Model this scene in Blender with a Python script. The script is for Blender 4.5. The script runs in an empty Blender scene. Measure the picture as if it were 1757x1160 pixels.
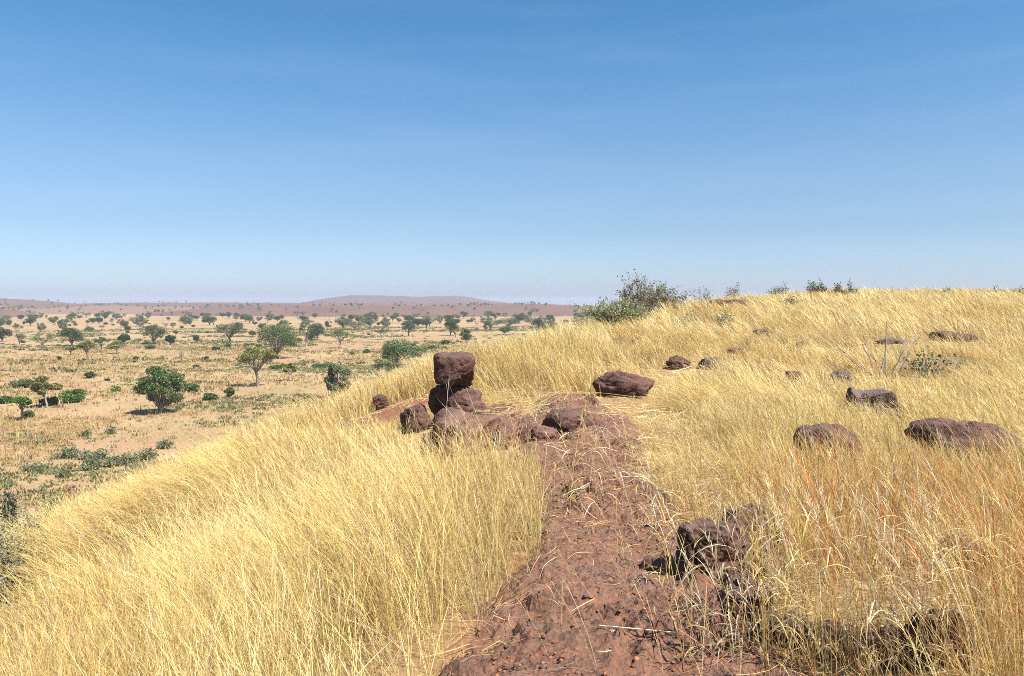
import bpy, math, random
import numpy as np
from mathutils import Vector

# ------------------------------------------------------------------ camera, sky, sun, exposure
scene = bpy.context.scene
COL = scene.collection
F, CU, CV = 1353.0, 878.5, 580.0           # focal length and centre in photo pixels (1757 x 1160)
PITCH = math.radians(2.58)
EYE = 1.6
cam_d = bpy.data.cameras.new('camera')
cam_d.sensor_width = 36.0
cam_d.lens = 36.0 * F / 1757.0
cam_d.clip_start = 0.05
cam_d.clip_end = 20000
cam = bpy.data.objects.new('camera', cam_d)
cam.location = (0, 0, EYE)
cam.rotation_euler = (math.pi / 2 - PITCH, 0, 0)
COL.objects.link(cam)
scene.camera = cam

SUN_EL, SUN_AZ = math.radians(56), math.radians(126)   # azimuth from +Y clockwise: right and slightly behind
world = bpy.data.worlds.new("World")
scene.world = world
world.use_nodes = True
wn = world.node_tree.nodes
sky = wn.new('ShaderNodeTexSky')
sky.sky_type = 'NISHITA'
sky.sun_disc = False
sky.sun_elevation = SUN_EL
sky.sun_rotation = SUN_AZ
sky.altitude = 300
sky.air_density = 1.0
sky.dust_density = 1.0
sky.ozone_density = 4.0
bg = wn['Background']
bg.inputs[1].default_value = 0.084
# the photograph's sky is a purer blue than the clear-air model: tint it by height above the horizon
wl = world.node_tree.links
_tc = wn.new('ShaderNodeTexCoord'); _sx = wn.new('ShaderNodeSeparateXYZ'); wl.new(_tc.outputs['Generated'], _sx.inputs[0])
_rp = wn.new('ShaderNodeValToRGB'); wl.new(_sx.outputs['Z'], _rp.inputs[0])
_el = _rp.color_ramp.elements
_stops = [(0.0, (.79, .87, 1.22)), (.03, (.76, .85, 1.10)), (.088, (.71, .78, .89)), (.16, (.73, .84, .90)), (.283, (.54, .85, .95)), (.36, (.41, .79, .93))]
while len(_el) < len(_stops): _el.new(.5)
for _e, (_p, _c) in zip(_el, _stops): _e.position = _p; _e.color = (*_c, 1)
_mx = wn.new('ShaderNodeMix'); _mx.data_type = 'RGBA'; _mx.blend_type = 'MULTIPLY'; _mx.clamp_result = False; _mx.inputs[0].default_value = 1.0
wl.new(sky.outputs[0], _mx.inputs[6]); wl.new(_rp.outputs[0], _mx.inputs[7]); 
_mp = wn.new('ShaderNodeMapping'); _mp.inputs['Scale'].default_value = (1.5, 1.5, 14); wl.new(_tc.outputs['Generated'], _mp.inputs[0])
_nz = wn.new('ShaderNodeTexNoise'); _nz.inputs['Scale'].default_value = 2.2; _nz.inputs['Detail'].default_value = 5; wl.new(_mp.outputs[0], _nz.inputs['Vector'])
_cr = wn.new('ShaderNodeValToRGB'); wl.new(_nz.outputs['Fac'], _cr.inputs[0])
_cr.color_ramp.elements[0].position = .48; _cr.color_ramp.elements[0].color = (0, 0, 0, 1); _cr.color_ramp.elements[1].position = .8; _cr.color_ramp.elements[1].color = (.045, .045, .045, 1)
_cm = wn.new('ShaderNodeMix'); _cm.data_type = 'RGBA'; wl.new(_cr.outputs[0], _cm.inputs[0]); wl.new(_mx.outputs[2], _cm.inputs[6]); _cm.inputs[7].default_value = (6.2, 6.6, 7.2, 1)
wl.new(_cm.outputs[2], bg.inputs[0])

sun_d = bpy.data.lights.new('sun', 'SUN')
sun_d.energy = 5.0
sun_d.angle = math.radians(0.53)
sun_d.color = (1.0, 0.94, 0.85)
sun = bpy.data.objects.new('sun', sun_d)
sdir = Vector((math.sin(SUN_AZ) * math.cos(SUN_EL), math.cos(SUN_AZ) * math.cos(SUN_EL), math.sin(SUN_EL)))
sun.rotation_euler = (-sdir).to_track_quat('-Z', 'Y').to_euler()
COL.objects.link(sun)

scene.view_settings.view_transform = 'Standard'
scene.view_settings.look = 'None'
scene.view_settings.exposure = 0.96
scene.view_settings.gamma = 1.0
scene.render.engine = 'CYCLES'
cy = scene.cycles
cy.max_bounces = 6
cy.diffuse_bounces = 3
cy.glossy_bounces = 2
cy.transmission_bounces = 4
cy.transparent_max_bounces = 4
cy.volume_bounces = 1
cy.use_denoising = False
cy.filter_width = 0.9
cy.caustics_reflective = False
cy.caustics_refractive = False

# ------------------------------------------------------------------ noise
rng = np.random.default_rng(7)

def _hash(ix, iy, iz, seed):
    h = (ix.astype(np.int64) * 374761393 + iy.astype(np.int64) * 668265263 + iz.astype(np.int64) * 2147483647 + seed * 974634777) & 0xffffffff
    h = ((h ^ (h >> 13)) * 1274126177) & 0xffffffff
    h = ((h ^ (h >> 16)) * 2246822519) & 0xffffffff
    h = h ^ (h >> 15)
    return (h & 0xffffff) / float(0xffffff)

def vnoise2(x, y, seed=0):
    x = np.asarray(x, float); y = np.asarray(y, float)
    ix = np.floor(x); iy = np.floor(y); fx = x - ix; fy = y - iy
    ix = ix.astype(np.int64); iy = iy.astype(np.int64); z = np.zeros_like(ix)
    ux = fx * fx * (3 - 2 * fx); uy = fy * fy * (3 - 2 * fy)
    a = _hash(ix, iy, z, seed); b = _hash(ix + 1, iy, z, seed); c = _hash(ix, iy + 1, z, seed); d = _hash(ix + 1, iy + 1, z, seed)
    return (a + (b - a) * ux) * (1 - uy) + (c + (d - c) * ux) * uy

def fbm2(x, y, seed=0, oct=4, gain=0.5):
    s = 0; a = 1; t = 0
    for k in range(oct):
        s = s + a * vnoise2(x * 2 ** k + 13.7 * k, y * 2 ** k - 7.1 * k, seed + k); t += a; a *= gain
    return s / t                                                     # 0..1

def vnoise3(p, seed=0):
    i = np.floor(p); f = p - i; i = i.astype(np.int64); u = f * f * (3 - 2 * f)
    r = 0
    for dx in (0, 1):
        for dy in (0, 1):
            for dz in (0, 1):
                w = (u[:, 0] if dx else 1 - u[:, 0]) * (u[:, 1] if dy else 1 - u[:, 1]) * (u[:, 2] if dz else 1 - u[:, 2])
                r = r + w * _hash(i[:, 0] + dx, i[:, 1] + dy, i[:, 2] + dz, seed)
    return r

def fbm3(p, seed=0, oct=4, gain=0.5):
    s = 0; a = 1; t = 0
    for k in range(oct):
        s = s + a * vnoise3(p * 2 ** k + 5.3 * k, seed + k); t += a; a *= gain
    return s / t

def cells2(x, y, seed=0):
    """distance to the nearest jittered cell point and that cell's own random value"""
    ix = np.floor(x).astype(np.int64); iy = np.floor(y).astype(np.int64)
    best = np.full(np.shape(x), 9.0); val = np.zeros(np.shape(x))
    for dx in (-1, 0, 1):
        for dy in (-1, 0, 1):
            cx, cyy = ix + dx, iy + dy; z = np.zeros_like(cx)
            px = cx + _hash(cx, cyy, z, seed); py = cyy + _hash(cx, cyy, z + 1, seed)
            d = np.hypot(px - x, py - y); m = d < best
            best = np.where(m, d, best); val = np.where(m, _hash(cx, cyy, z + 2, seed), val)
    return best, val

def smooth(a, b, x):
    t = np.clip((x - a) / (b - a), 0, 1)
    return t * t * (3 - 2 * t)

# ------------------------------------------------------------------ terrain
PLAIN = -14.4

def ground_z(x, y):
    x = np.asarray(x, float); y = np.asarray(y, float)
    yb = y - 0.10 * np.clip(x - 8, 0, 60)
    base = np.interp(yb, [-120, -60, 0, 8, 13, 20, 30, 40, 50, 60, 75, 100, 160],
                     [-10, -1, 0, .05, .16, .42, .86, 1.38, 1.86, 1.98, 1.4, -2, -15])
    base = base - 0.0006 * np.clip(x - 45, 0, 400) ** 2
    c = np.interp(y, [-100, 13.5, 18, 25, 30, 35, 40, 45, 50, 60, 90], [1.0, 1.0, 1.9, 4.0, 5.3, 8.0, 11.6, 15.2, 19.5, 29, 62])
    e = c - x
    k = 0.40
    e1 = k / (2 * .043)
    f = np.where(e <= 0, 0, np.where(e < e1, .043 * e * e, .043 * e1 * e1 + k * (e - e1)))
    und = (fbm2(x * .35, y * .35, 11, 3) - .5) * .16 * smooth(2.5, 7, np.hypot(x - .6, y - 4)) + (fbm2(x * .07, y * .07, 12, 2) - .5) * .35 * smooth(14, 30, np.hypot(x, y))
    z = base - f + und - .5 * smooth(-.35, -2.4, x) * smooth(9.5, 5, y)
    z = z + .12 * smooth(1.25, 1.75, x) * smooth(1.5, 3, y) * smooth(6.8, 5.2, y)
    pl = PLAIN + (fbm2(x * .012, y * .012, 21, 3) - .5) * 1.0 * smooth(200, 60, np.hypot(x, y) * 0 + 100)
    t = (z - pl) / 1.2                                                 # soft maximum: the foot of the slope
    return pl + 1.2 * (np.maximum(t, 0) + np.log1p(np.exp(-np.abs(t))))

def ray(u, v):
    a = (u - CU) / F; b = -(v - CV) / F
    c, s = math.cos(PITCH), math.sin(PITCH)
    return np.array([a, c + b * s, -s + b * c])

def hit(u, v):
    """the point of the ground seen at pixel (u, v) of the photograph, and its depth"""
    d = ray(u, v)
    t = 1.2 * 1.01 ** np.arange(0, 720)
    x, y, z = d[0] * t, d[1] * t, EYE + d[2] * t
    below = np.nonzero(ground_z(x, y) > z)[0]
    tt = t[below[0]] if len(below) else 1500.0
    if len(below):
        lo, hi = tt / 1.01, tt
        for _ in range(20):
            m = (lo + hi) / 2
            if ground_z(d[0] * m, d[1] * m) > EYE + d[2] * m: hi = m
            else: lo = m
        tt = hi
    return float(d[0] * tt), float(d[1] * tt)

PATH_Y = [-8, 0, 3.38, 4.0, 4.9, 6.35, 8.0, 10.3, 11.5, 12.4]
PATH_L = [-.5, -.5, -.27, -.08, .2, .27, .10, .28, .45, .8]
PATH_R = [1.35, 1.35, 1.2, 1.15, 1.16, 1.12, 1.35, 1.42, 1.25, .95]

def path_in(x, y):
    """metres inside the bare path (negative outside)"""
    wob = (fbm2(x * 1.7, y * 1.7, 31, 3) - .5) * .35
    l = np.interp(y, PATH_Y, PATH_L); r = np.interp(y, PATH_Y, PATH_R)
    blob = .42 - np.hypot((x + .25) * 1.0, (y - 10.4) * .5)                # bare rubble round the rock pile
    return np.maximum(np.minimum(np.minimum(x - l, r - x), 12.2 - y), blob) + wob

def trampled(x, y):
    """0..1: grass trodden flat beyond the bare path, and between path and rock pile"""
    c = np.interp(y, [4, 7, 9, 11, 14, 16, 20, 26], [1.35, 1.4, 1.6, 1.9, 2.6, 3.5, 5.2, 8.5])
    a = smooth(.85, .25, np.abs(x - c)) * smooth(5, 9, y) * smooth(25, 17, y)
    b = smooth(1.1, .5, np.hypot((x + .3) * .9, (y - 10.6) * .55))
    return np.clip(np.maximum(a * .72, b), 0, 1)

# ------------------------------------------------------------------ materials
def new_mat(name):
    m = bpy.data.materials.new(name); m.use_nodes = True
    n = m.node_tree.nodes; n.clear()
    return m, n, m.node_tree.links

def out(n, l, sh):
    o = n.new('ShaderNodeOutputMaterial'); l.new(sh, o.inputs[0])

def nnoise(n, l, co, scale, detail=4, rough=.55, stretch=None):
    t = n.new('ShaderNodeTexNoise'); t.inputs['Scale'].default_value = scale
    t.inputs['Detail'].default_value = detail; t.inputs['Roughness'].default_value = rough
    if stretch:
        mp = n.new('ShaderNodeMapping'); mp.inputs['Scale'].default_value = stretch
        l.new(co, mp.inputs[0]); co = mp.outputs[0]
    l.new(co, t.inputs['Vector'])
    return t.outputs['Fac']

def ramp(n, l, fac, stops):
    r = n.new('ShaderNodeValToRGB'); e = r.color_ramp.elements
    while len(e) < len(stops): e.new(.5)
    for el, (p, c) in zip(e, stops):
        el.position = p; el.color = (*c, 1) if len(c) == 3 else c
    l.new(fac, r.inputs[0])
    return r.outputs[0]

def mix(n, l, fac, a, b, mode='MIX'):
    m = n.new('ShaderNodeMix'); m.data_type = 'RGBA'; m.blend_type = mode
    for sock, v in ((m.inputs[0], fac), (m.inputs[6], a), (m.inputs[7], b)):
        if isinstance(v, (int, float)): sock.default_value = v
        elif isinstance(v, tuple): sock.default_value = (*v, 1)
        else: l.new(v, sock)
    return m.outputs[2]

def principled(n, l, col, rough=.9, spec=.15, normal=None):
    p = n.new('ShaderNodeBsdfPrincipled')
    l.new(col, p.inputs['Base Color']) if not isinstance(col, tuple) else setattr(p.inputs['Base Color'], 'default_value', (*col, 1))
    p.inputs['Roughness'].default_value = rough
    p.inputs['Specular IOR Level'].default_value = spec
    if normal is not None: l.new(normal, p.inputs['Normal'])
    return p.outputs[0]

def bump(n, l, h, strength, dist):
    b = n.new('ShaderNodeBump'); b.inputs['Strength'].default_value = strength; b.inputs['Distance'].default_value = dist
    l.new(h, b.inputs['Height'])
    return b.outputs[0]

def attr(n, name):
    a = n.new('ShaderNodeAttribute'); a.attribute_name = name
    return a.outputs['Color']

def plant_mat(name, transl=.35, spec=.2, rough=.55):
    """leaf or straw: own colour per blade from the mesh, light passes through"""
    m, n, l = new_mat(name)
    c = attr(n, 'tint')
    p = principled(n, l, c, rough, spec)
    t = n.new('ShaderNodeBsdfTranslucent'); l.new(c, t.inputs[0])
    mx = n.new('ShaderNodeMixShader'); mx.inputs[0].default_value = transl
    l.new(p, mx.inputs[1]); l.new(t.outputs[0], mx.inputs[2])
    out(n, l, mx.outputs[0])
    return m

M_GRASS = plant_mat('dry_straw', .32, .25, .5)
M_LEAF = plant_mat('leaf', .25, .3, .5)

def bark_mat(name, a, b):
    m, n, l = new_mat(name)
    co = n.new('ShaderNodeTexCoord').outputs['Object']
    f = nnoise(n, l, co, 9, 5, .6, (1, 1, .25))
    c = ramp(n, l, f, [(.3, a), (.7, b)])
    out(n, l, principled(n, l, c, .9, .1, bump(n, l, f, .6, .03)))
    return m

M_BARK = bark_mat('grey_bark', (.10, .08, .065), (.30, .26, .21))
M_BARK_PALE = bark_mat('pale_bark', (.20, .17, .14), (.48, .42, .35))
M_TWIG = bark_mat('dry_twig', (.22, .17, .15), (.42, .35, .31))

def laterite_mat(name, dark, mid, light, top):
    m, n, l = new_mat(name)
    co = n.new('ShaderNodeTexCoord').outputs['Object']
    big = nnoise(n, l, co, 3.1, 4, .6)
    fine = nnoise(n, l, co, 26, 6, .7)
    c = ramp(n, l, big, [(.25, dark), (.5, mid), (.75, light)])
    c2 = ramp(n, l, fine, [(.3, tuple(v * .55 for v in dark)), (.52, (.5, .5, .5)), (.8, (.85, .8, .76))])
    c = mix(n, l, .55, c, c2, 'OVERLAY')
    v = n.new('ShaderNodeTexVoronoi'); v.inputs['Scale'].default_value = 34; l.new(co, v.inputs['Vector'])
    pit = ramp(n, l, v.outputs['Distance'], [(.05, (.0, .0, .0)), (.42, (1, 1, 1))])
    g = n.new('ShaderNodeNewGeometry'); s = n.new('ShaderNodeSeparateXYZ'); l.new(g.outputs['Normal'], s.inputs[0])
    up = ramp(n, l, s.outputs['Z'], [(.45, (0, 0, 0)), (.95, (1, 1, 1))])
    dust = mix(n, l, nnoise(n, l, co, 7, 4, .6), (0, 0, 0), up, 'MIX')
    c = mix(n, l, dust, c, top)                                       # weathered dusty crust lies on upward faces
    h = mix(n, l, .5, fine, pit)
    out(n, l, principled(n, l, c, .85, .2, bump(n, l, h, .9, .02)))
    return m

M_ROCK = laterite_mat('dark_laterite', (.042, .024, .020), (.090, .048, .038), (.16, .075, .052), (.17, .105, .085))
M_ROCK_RED = laterite_mat('red_laterite', (.062, .033, .027), (.13, .068, .050), (.22, .10, .066), (.22, .128, .098))

M_ROCK_GREY = laterite_mat('dusty_laterite', (.055, .038, .034), (.10, .068, .058), (.15, .095, .075), (.21, .16, .14))

def ground_mat():
    m, n, l = new_mat('hill_and_plain_ground')
    co = n.new('ShaderNodeTexCoord').outputs['Object']
    # plain: pale straw, pink soil and thin green, in broad patches
    f1 = nnoise(n, l, co, .022, 5, .6)
    f2 = nnoise(n, l, co, .09, 5, .65)
    f3 = nnoise(n, l, co, .9, 6, .7)
    f4 = nnoise(n, l, co, .035, 4, .6, (1, 1.6, 1))
    c = ramp(n, l, f1, [(.36, (.36, .225, .14)), (.46, (.33, .24, .13)), (.56, (.40, .295, .16)), (.66, (.36, .24, .145))])
    c = mix(n, l, ramp(n, l, f2, [(.42, (0, 0, 0)), (.62, (.75, .75, .75))]), c, (.345, .195, .12))
    c = mix(n, l, ramp(n, l, f4, [(.54, (0, 0, 0)), (.66, (.55, .55, .55))]), c, (.20, .20, .085))
    c = mix(n, l, ramp(n, l, f3, [(.45, (0, 0, 0)), (.75, (.6, .6, .6))]), c, (.42, .30, .155))
    c = mix(n, l, ramp(n, l, nnoise(n, l, co, 2.6, 5, .7), [(.50, (0, 0, 0)), (.68, (.8, .8, .8))]), c, (.19, .13, .065))
    # hill: litter of broken straw on brown soil
    g1 = nnoise(n, l, co, 1.2, 5, .65)
    g2 = nnoise(n, l, co, 45, 5, .75, (1, .25, 1))
    h = ramp(n, l, g1, [(.3, (.17, .10, .052)), (.55, (.27, .175, .085)), (.75, (.24, .125, .075))])
    h = mix(n, l, ramp(n, l, g2, [(.42, (0, 0, 0)), (.62, (1, 1, 1))]), h, (.36, .24, .115))
    bare = attr(n, 'bare')
    soil = ramp(n, l, nnoise(n, l, co, 9, 6, .7), [(.3, (.17, .075, .045)), (.6, (.27, .12, .07)), (.8, (.36, .18, .11))])
    h = mix(n, l, bare, h, soil)
    c = mix(n, l, attr(n, 'zone'), c, h)
    b = mix(n, l, .5, g2, f3)
    out(n, l, principled(n, l, c, .95, .05, bump(n, l, b, .5, .04)))
    return m

def path_mat():
    m, n, l = new_mat('laterite_crust')
    co = n.new('ShaderNodeTexCoord').outputs['Object']
    big = nnoise(n, l, co, 1.3, 4, .6)
    mid = nnoise(n, l, co, 11, 5, .65)
    fine = nnoise(n, l, co, 70, 5, .75)
    c = ramp(n, l, big, [(.3, (.115, .068, .051)), (.5, (.185, .102, .071)), (.68, (.155, .104, .085))])
    c = mix(n, l, .6, c, ramp(n, l, mid, [(.25, (.2, .18, .17)), (.5, (.5, .5, .5)), (.75, (.72, .66, .62))]), 'OVERLAY')
    c = mix(n, l, .6, c, ramp(n, l, fine, [(.3, (.15, .13, .12)), (.5, (.5, .5, .5)), (.72, (.8, .74, .7))]), 'OVERLAY')
    v = n.new('ShaderNodeTexVoronoi'); v.inputs['Scale'].default_value = 42; l.new(co, v.inputs['Vector'])
    red = ramp(n, l, v.outputs['Color'], [(.62, (0, 0, 0)), (.9, (.6, .6, .6))])
    c = mix(n, l, red, c, (.31, .115, .056))
    h = mix(n, l, .55, fine, v.outputs['Distance'])
    out(n, l, principled(n, l, c, .88, .2, bump(n, l, h, 1.0, .018)))
    return m

def hill_mat(name, soil_a, soil_b, pale, dots):
    m, n, l = new_mat(name)
    co = n.new('ShaderNodeTexCoord').outputs['Object']
    f = nnoise(n, l, co, .012, 6, .65)
    c = ramp(n, l, f, [(.3, soil_a), (.55, soil_b), (.68, soil_a), (.78, pale)])
    g = nnoise(n, l, co, .11, 6, .7)
    c = mix(n, l, ramp(n, l, g, [(.56, (0, 0, 0)), (.68, (.8, .8, .8))]), c, dots)
    out(n, l, principled(n, l, c, .95, .05))
    return m

# ------------------------------------------------------------------ mesh helpers
def tag(o, label=None, cat=None, group=None, kind=None):
    if label: o['label'] = label
    if cat: o['category'] = cat
    if group: o['group'] = group
    if kind: o['kind'] = kind
    return o

def link(name, me, mat=None, parent=None):
    o = bpy.data.objects.new(name, me); COL.objects.link(o)
    if mat is not None: me.materials.append(mat)
    if parent is not None: o.parent = parent
    return o

def empty(name, loc, rz=0):
    o = bpy.data.objects.new(name, None); COL.objects.link(o)
    o.empty_display_size = .2
    o.location = loc; o.rotation_euler = (0, 0, rz)
    return o

def mesh_np(name, V, polys, tint=None, smooth_shade=False):
    """V (n,3); polys: list of (k,m) index arrays, one per polygon size"""
    me = bpy.data.meshes.new(name)
    V = np.ascontiguousarray(V, np.float32)
    me.vertices.add(len(V)); me.vertices.foreach_set('co', V.ravel())
    polys = [np.asarray(p, np.int32) for p in polys if len(p)]
    loops = np.concatenate([p.ravel() for p in polys])
    sizes = np.concatenate([np.full(len(p), p.shape[1], np.int32) for p in polys])
    starts = np.concatenate([[0], np.cumsum(sizes)[:-1]]).astype(np.int32)
    me.loops.add(len(loops)); me.loops.foreach_set('vertex_index', loops)
    me.polygons.add(len(sizes)); me.polygons.foreach_set('loop_start', starts)
    if smooth_shade: me.polygons.foreach_set('use_smooth', np.ones(len(sizes), bool))
    if tint is not None: set_col(me, 'tint', tint)
    me.update(calc_edges=True)
    return me

def set_col(me, name, c):
    a = me.attributes.new(name, 'FLOAT_COLOR', 'POINT')
    c = np.asarray(c, np.float32)
    if c.ndim == 1: c = np.repeat(c[:, None], 3, 1)
    a.data.foreach_set('color', np.concatenate([c, np.ones((len(c), 1), np.float32)], 1).ravel())

def grid_faces(nr, nc, wrap=False):
    r = np.arange(nr - 1)[:, None]; c = np.arange(nc if wrap else nc - 1)[None]
    c2 = (c + 1) % nc
    return np.stack([r * nc + c, r * nc + c2, (r + 1) * nc + c2, (r + 1) * nc + c], -1).reshape(-1, 4)

class MB:
    """gathers tubes and leaves into one mesh"""
    def __init__(s): s.v = []; s.q = []; s.t = []; s.c = []; s.n = 0
    def tube(s, pts, rad, sides=6):
        pts = np.asarray(pts, float); k = len(pts)
        d = np.gradient(pts, axis=0); d /= np.linalg.norm(d, axis=1, keepdims=True) + 1e-9
        ref = np.array([.13, .97, .21]); a = np.cross(d, ref); a /= np.linalg.norm(a, axis=1, keepdims=True) + 1e-9
        b = np.cross(d, a)
        th = np.arange(sides) * 2 * np.pi / sides
        ring = pts[:, None] + np.asarray(rad)[:, None, None] * (a[:, None] * np.cos(th)[None, :, None] + b[:, None] * np.sin(th)[None, :, None])
        s.v.append(ring.reshape(-1, 3)); s.q.append(grid_faces(k, sides, True) + s.n)
        s.c.append(np.zeros((k * sides, 3)) + .3); s.n += k * sides
    def leaves(s, P, size, col, r, aspect=.55, up=.3, flat=0.0):
        """diamond leaves folded along the midrib at points P"""
        n = len(P)
        nrm = r.normal(size=(n, 3)); nrm[:, 2] = np.abs(nrm[:, 2]) + up; nrm /= np.linalg.norm(nrm, axis=1, keepdims=True)
        ax = np.cross(nrm, r.normal(size=(n, 3))); ax /= np.linalg.norm(ax, axis=1, keepdims=True) + 1e-9
        bx = np.cross(nrm, ax)
        size = np.broadcast_to(size, (n,))[:, None]
        w = size * aspect
        fold = nrm * size * .12
        V = np.stack([P - ax * size * .5, P + bx * w * .5 + fold, P + ax * size * .5, P - bx * w * .5 + fold], 1)
        i = np.arange(n)[:, None] * 4 + s.n
        s.v.append(V.reshape(-1, 3)); s.t.append(np.concatenate([i + [0, 1, 2], i + [0, 2, 3]], 0))
        s.c.append(np.repeat(np.broadcast_to(col, (n, 3)), 4, 0)); s.n += 4 * n
    def mesh(s, name, smooth_shade=True):
        return mesh_np(name, np.concatenate(s.v), [np.concatenate(s.q) if s.q else [], np.concatenate(s.t) if s.t else []],
                       np.concatenate(s.c), smooth_shade)

# ------------------------------------------------------------------ ground sheet
def build_ground():
    ang = np.radians(np.concatenate([np.arange(-180, -46, 3.0), np.arange(-46, 46, .3), np.arange(46, 180, 3.0)]))
    rad = np.concatenate([[0.0], np.geomspace(.25, 5600, 330)])
    A, R = np.meshgrid(ang, rad)
    X = R * np.sin(A); Y = R * np.cos(A)
    Z = ground_z(X, Y)
    nr, nc = X.shape
    V = np.stack([X, Y, Z], -1).reshape(-1, 3)
    fc = grid_faces(nr, nc, True)[:, ::-1]
    me = mesh_np('ground', V, [fc], None, True)
    x, y = V[:, 0], V[:, 1]
    zone = smooth(PLAIN + 5.0, PLAIN + 10.0, V[:, 2] + (fbm2(x * .12, y * .12, 23, 3) - .5) * 5)
    set_col(me, 'zone', zone)
    bx, by = hit(672, 708)
    bare = np.maximum(smooth(-.25, .1, path_in(x, y)), smooth(1.25, .5, np.hypot((x - bx), (y - by) * .6)))
    set_col(me, 'bare', bare)
    o = link('ground', me, ground_mat())
    tag(o, 'hill and wide dry plain of straw and pink soil reaching the horizon', 'ground', kind='structure')

build_ground()

def path_relief(x, y):
    d, val = cells2(x * 9, y * 9, 41)
    d2, val2 = cells2(x * 26, y * 26, 42)
    h = (fbm2(x * 1.1, y * 1.1, 43, 4) - .5) * .13
    steps = fbm2(x * .9 + 3, y * 1.3, 44, 3)
    h = h + .055 * smooth(.46, .475, steps) + .055 * smooth(.56, .575, steps)
    rg = .4 + .9 * smooth(.35, .65, fbm2(x * 1.4, y * 1.4, 48, 2))
    h = h + rg * ((val - .5) * .014 - .012 * smooth(.45, .75, d) + (val2 - .5) * .022 - .016 * smooth(.45, .75, d2))
    h = h + (fbm2(x * 14, y * 14, 45, 4) - .5) * .04 - .022 * smooth(.52, .66, fbm2(x * 19, y * 19, 46, 3)) * smooth(.35, .6, fbm2(x * 2.2, y * 2.2, 47, 2))
    return h

def path_z(x, y):
    m = smooth(-.22, .12, path_in(x, y))
    lift = .05 + path_relief(x, y) - .05 * smooth(9.5, 12.0, y)
    return ground_z(x, y) + np.clip(lift, -.02, .3) * m - (1 - m) * .05

def build_path():
    xs = np.arange(-1.6, 2.4, .0155); ys = np.concatenate([np.arange(-1.5, 2.4, .06), np.arange(2.4, 8, .0155), np.arange(8, 13.6, .03)])
    X, Y = np.meshgrid(xs, ys)
    Z = path_z(X, Y)
    nr, nc = X.shape
    keep = (path_in(X, Y) > -.4)
    fc = grid_faces(nr, nc)
    k = keep.ravel(); fc = fc[k[fc].any(1)]
    used = np.unique(fc); remap = np.full(nr * nc, -1); remap[used] = np.arange(len(used))
    V = np.stack([X, Y, Z], -1).reshape(-1, 3)[used]
    o = link('path', mesh_np('path', V, [remap[fc]], None, True), path_mat())
    tag(o, 'bare reddish brown footpath of pitted laterite crust through the tall grass', 'path', kind='structure')

build_path()

# ------------------------------------------------------------------ hills on the horizon
def hill(name, label, prof, d0, d1, mat, seed, rough=.12, u0=None, u1=None, step=5, depth=500):
    us = np.arange(prof[0][0], prof[-1][0] + 1, step)
    top = np.interp(us, [p[0] for p in prof], [p[1] for p in prof])
    rows = np.concatenate([np.linspace(0, 1, 22), 1 + np.linspace(.15, 1, 6)])
    V = []
    for j, t in enumerate(rows):
        tt = min(t, 1)
        d = d0 + (d1 - d0) * tt + max(t - 1, 0) * depth
        d = d * (1 + (fbm2(us * .008, us * 0 + 3, seed, 3) - .5) * .12)
        x = (us - CU) / F * d
        v = top + (fbm2(us * .05, us * 0 + t, seed + 5, 3) - .5) * 1.6
        zt = EYE - (v - 519.0) / F * d1
        s = smooth(0, 1, tt) if t <= 1 else 1 - .9 * smooth(1, 2, t)
        n = (fbm2(x * .012, d * .02 + x * 0, seed + 9, 4) - .5) * rough * (1 if t <= 1 else .3)
        z = (PLAIN - 2) + (zt - PLAIN + 2) * np.clip(s + n * math.sin(math.pi * tt), -.05, 1.02)
        V.append(np.stack([x, d + 0 * x, z], -1))
    V = np.stack(V); nr, nc = V.shape[:2]
    o = link(name, mesh_np(name, V.reshape(-1, 3), [grid_faces(nr, nc)], None, True), mat)
    return tag(o, label, 'hill', kind='structure')

H_FAR = hill_mat('far_hill_ground', (.125, .08, .066), (.165, .108, .086), (.26, .175, .125), (.065, .07, .045))
H_MESA = hill_mat('brown_scarp', (.13, .08, .066), (.16, .098, .076), (.24, .15, .10), (.08, .065, .045))
H_DUNE = hill_mat('pale_slope', (.25, .155, .105), (.21, .13, .09), (.16, .095, .072), (.12, .11, .07))
hill('far_hill', 'long low purplish hill on the horizon beyond the brown scarp',
     [(430, 528), (480, 522), (520, 519.5), (560, 511.5), (600, 507), (640, 506.5), (700, 509), (745, 509), (780, 507.5), (810, 510.5), (840, 516), (880, 520), (930, 522), (1000, 526), (1100, 530)],
     1700, 2500, H_FAR, 51)
hill('far_plateau', 'flat far plateau edge with tiny trees along the skyline',
     [(-500, 523), (-60, 523), (90, 521.5), (230, 519.5), (330, 519), (460, 519.5), (520, 520), (860, 520.5), (940, 521.5), (1000, 524.5), (1060, 527), (1300, 530), (1800, 530)],
     1350, 1700, H_MESA, 52)
hill('pale_dune', 'pale tan slope below the left skyline, broken by brown patches',
     [(-500, 535), (-200, 526), (0, 524), (60, 530), (110, 527), (200, 524), (260, 526), (300, 525), (340, 528), (400, 534), (430, 540)],
     1000, 1250, H_DUNE, 53)
hill('left_hill', 'low brown hill at the left end of the horizon',
     [(-500, 520), (-250, 505), (-100, 508), (0, 511.5), (60, 515), (110, 519), (150, 524), (190, 532)],
     1150, 1500, H_FAR, 54)
hill('brown_mound', 'small brown mound in front of the left hill',
     [(-160, 541), (-60, 533), (0, 531), (20, 530.5), (40, 534), (60, 541)], 860, 930, H_MESA, 55)
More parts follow.
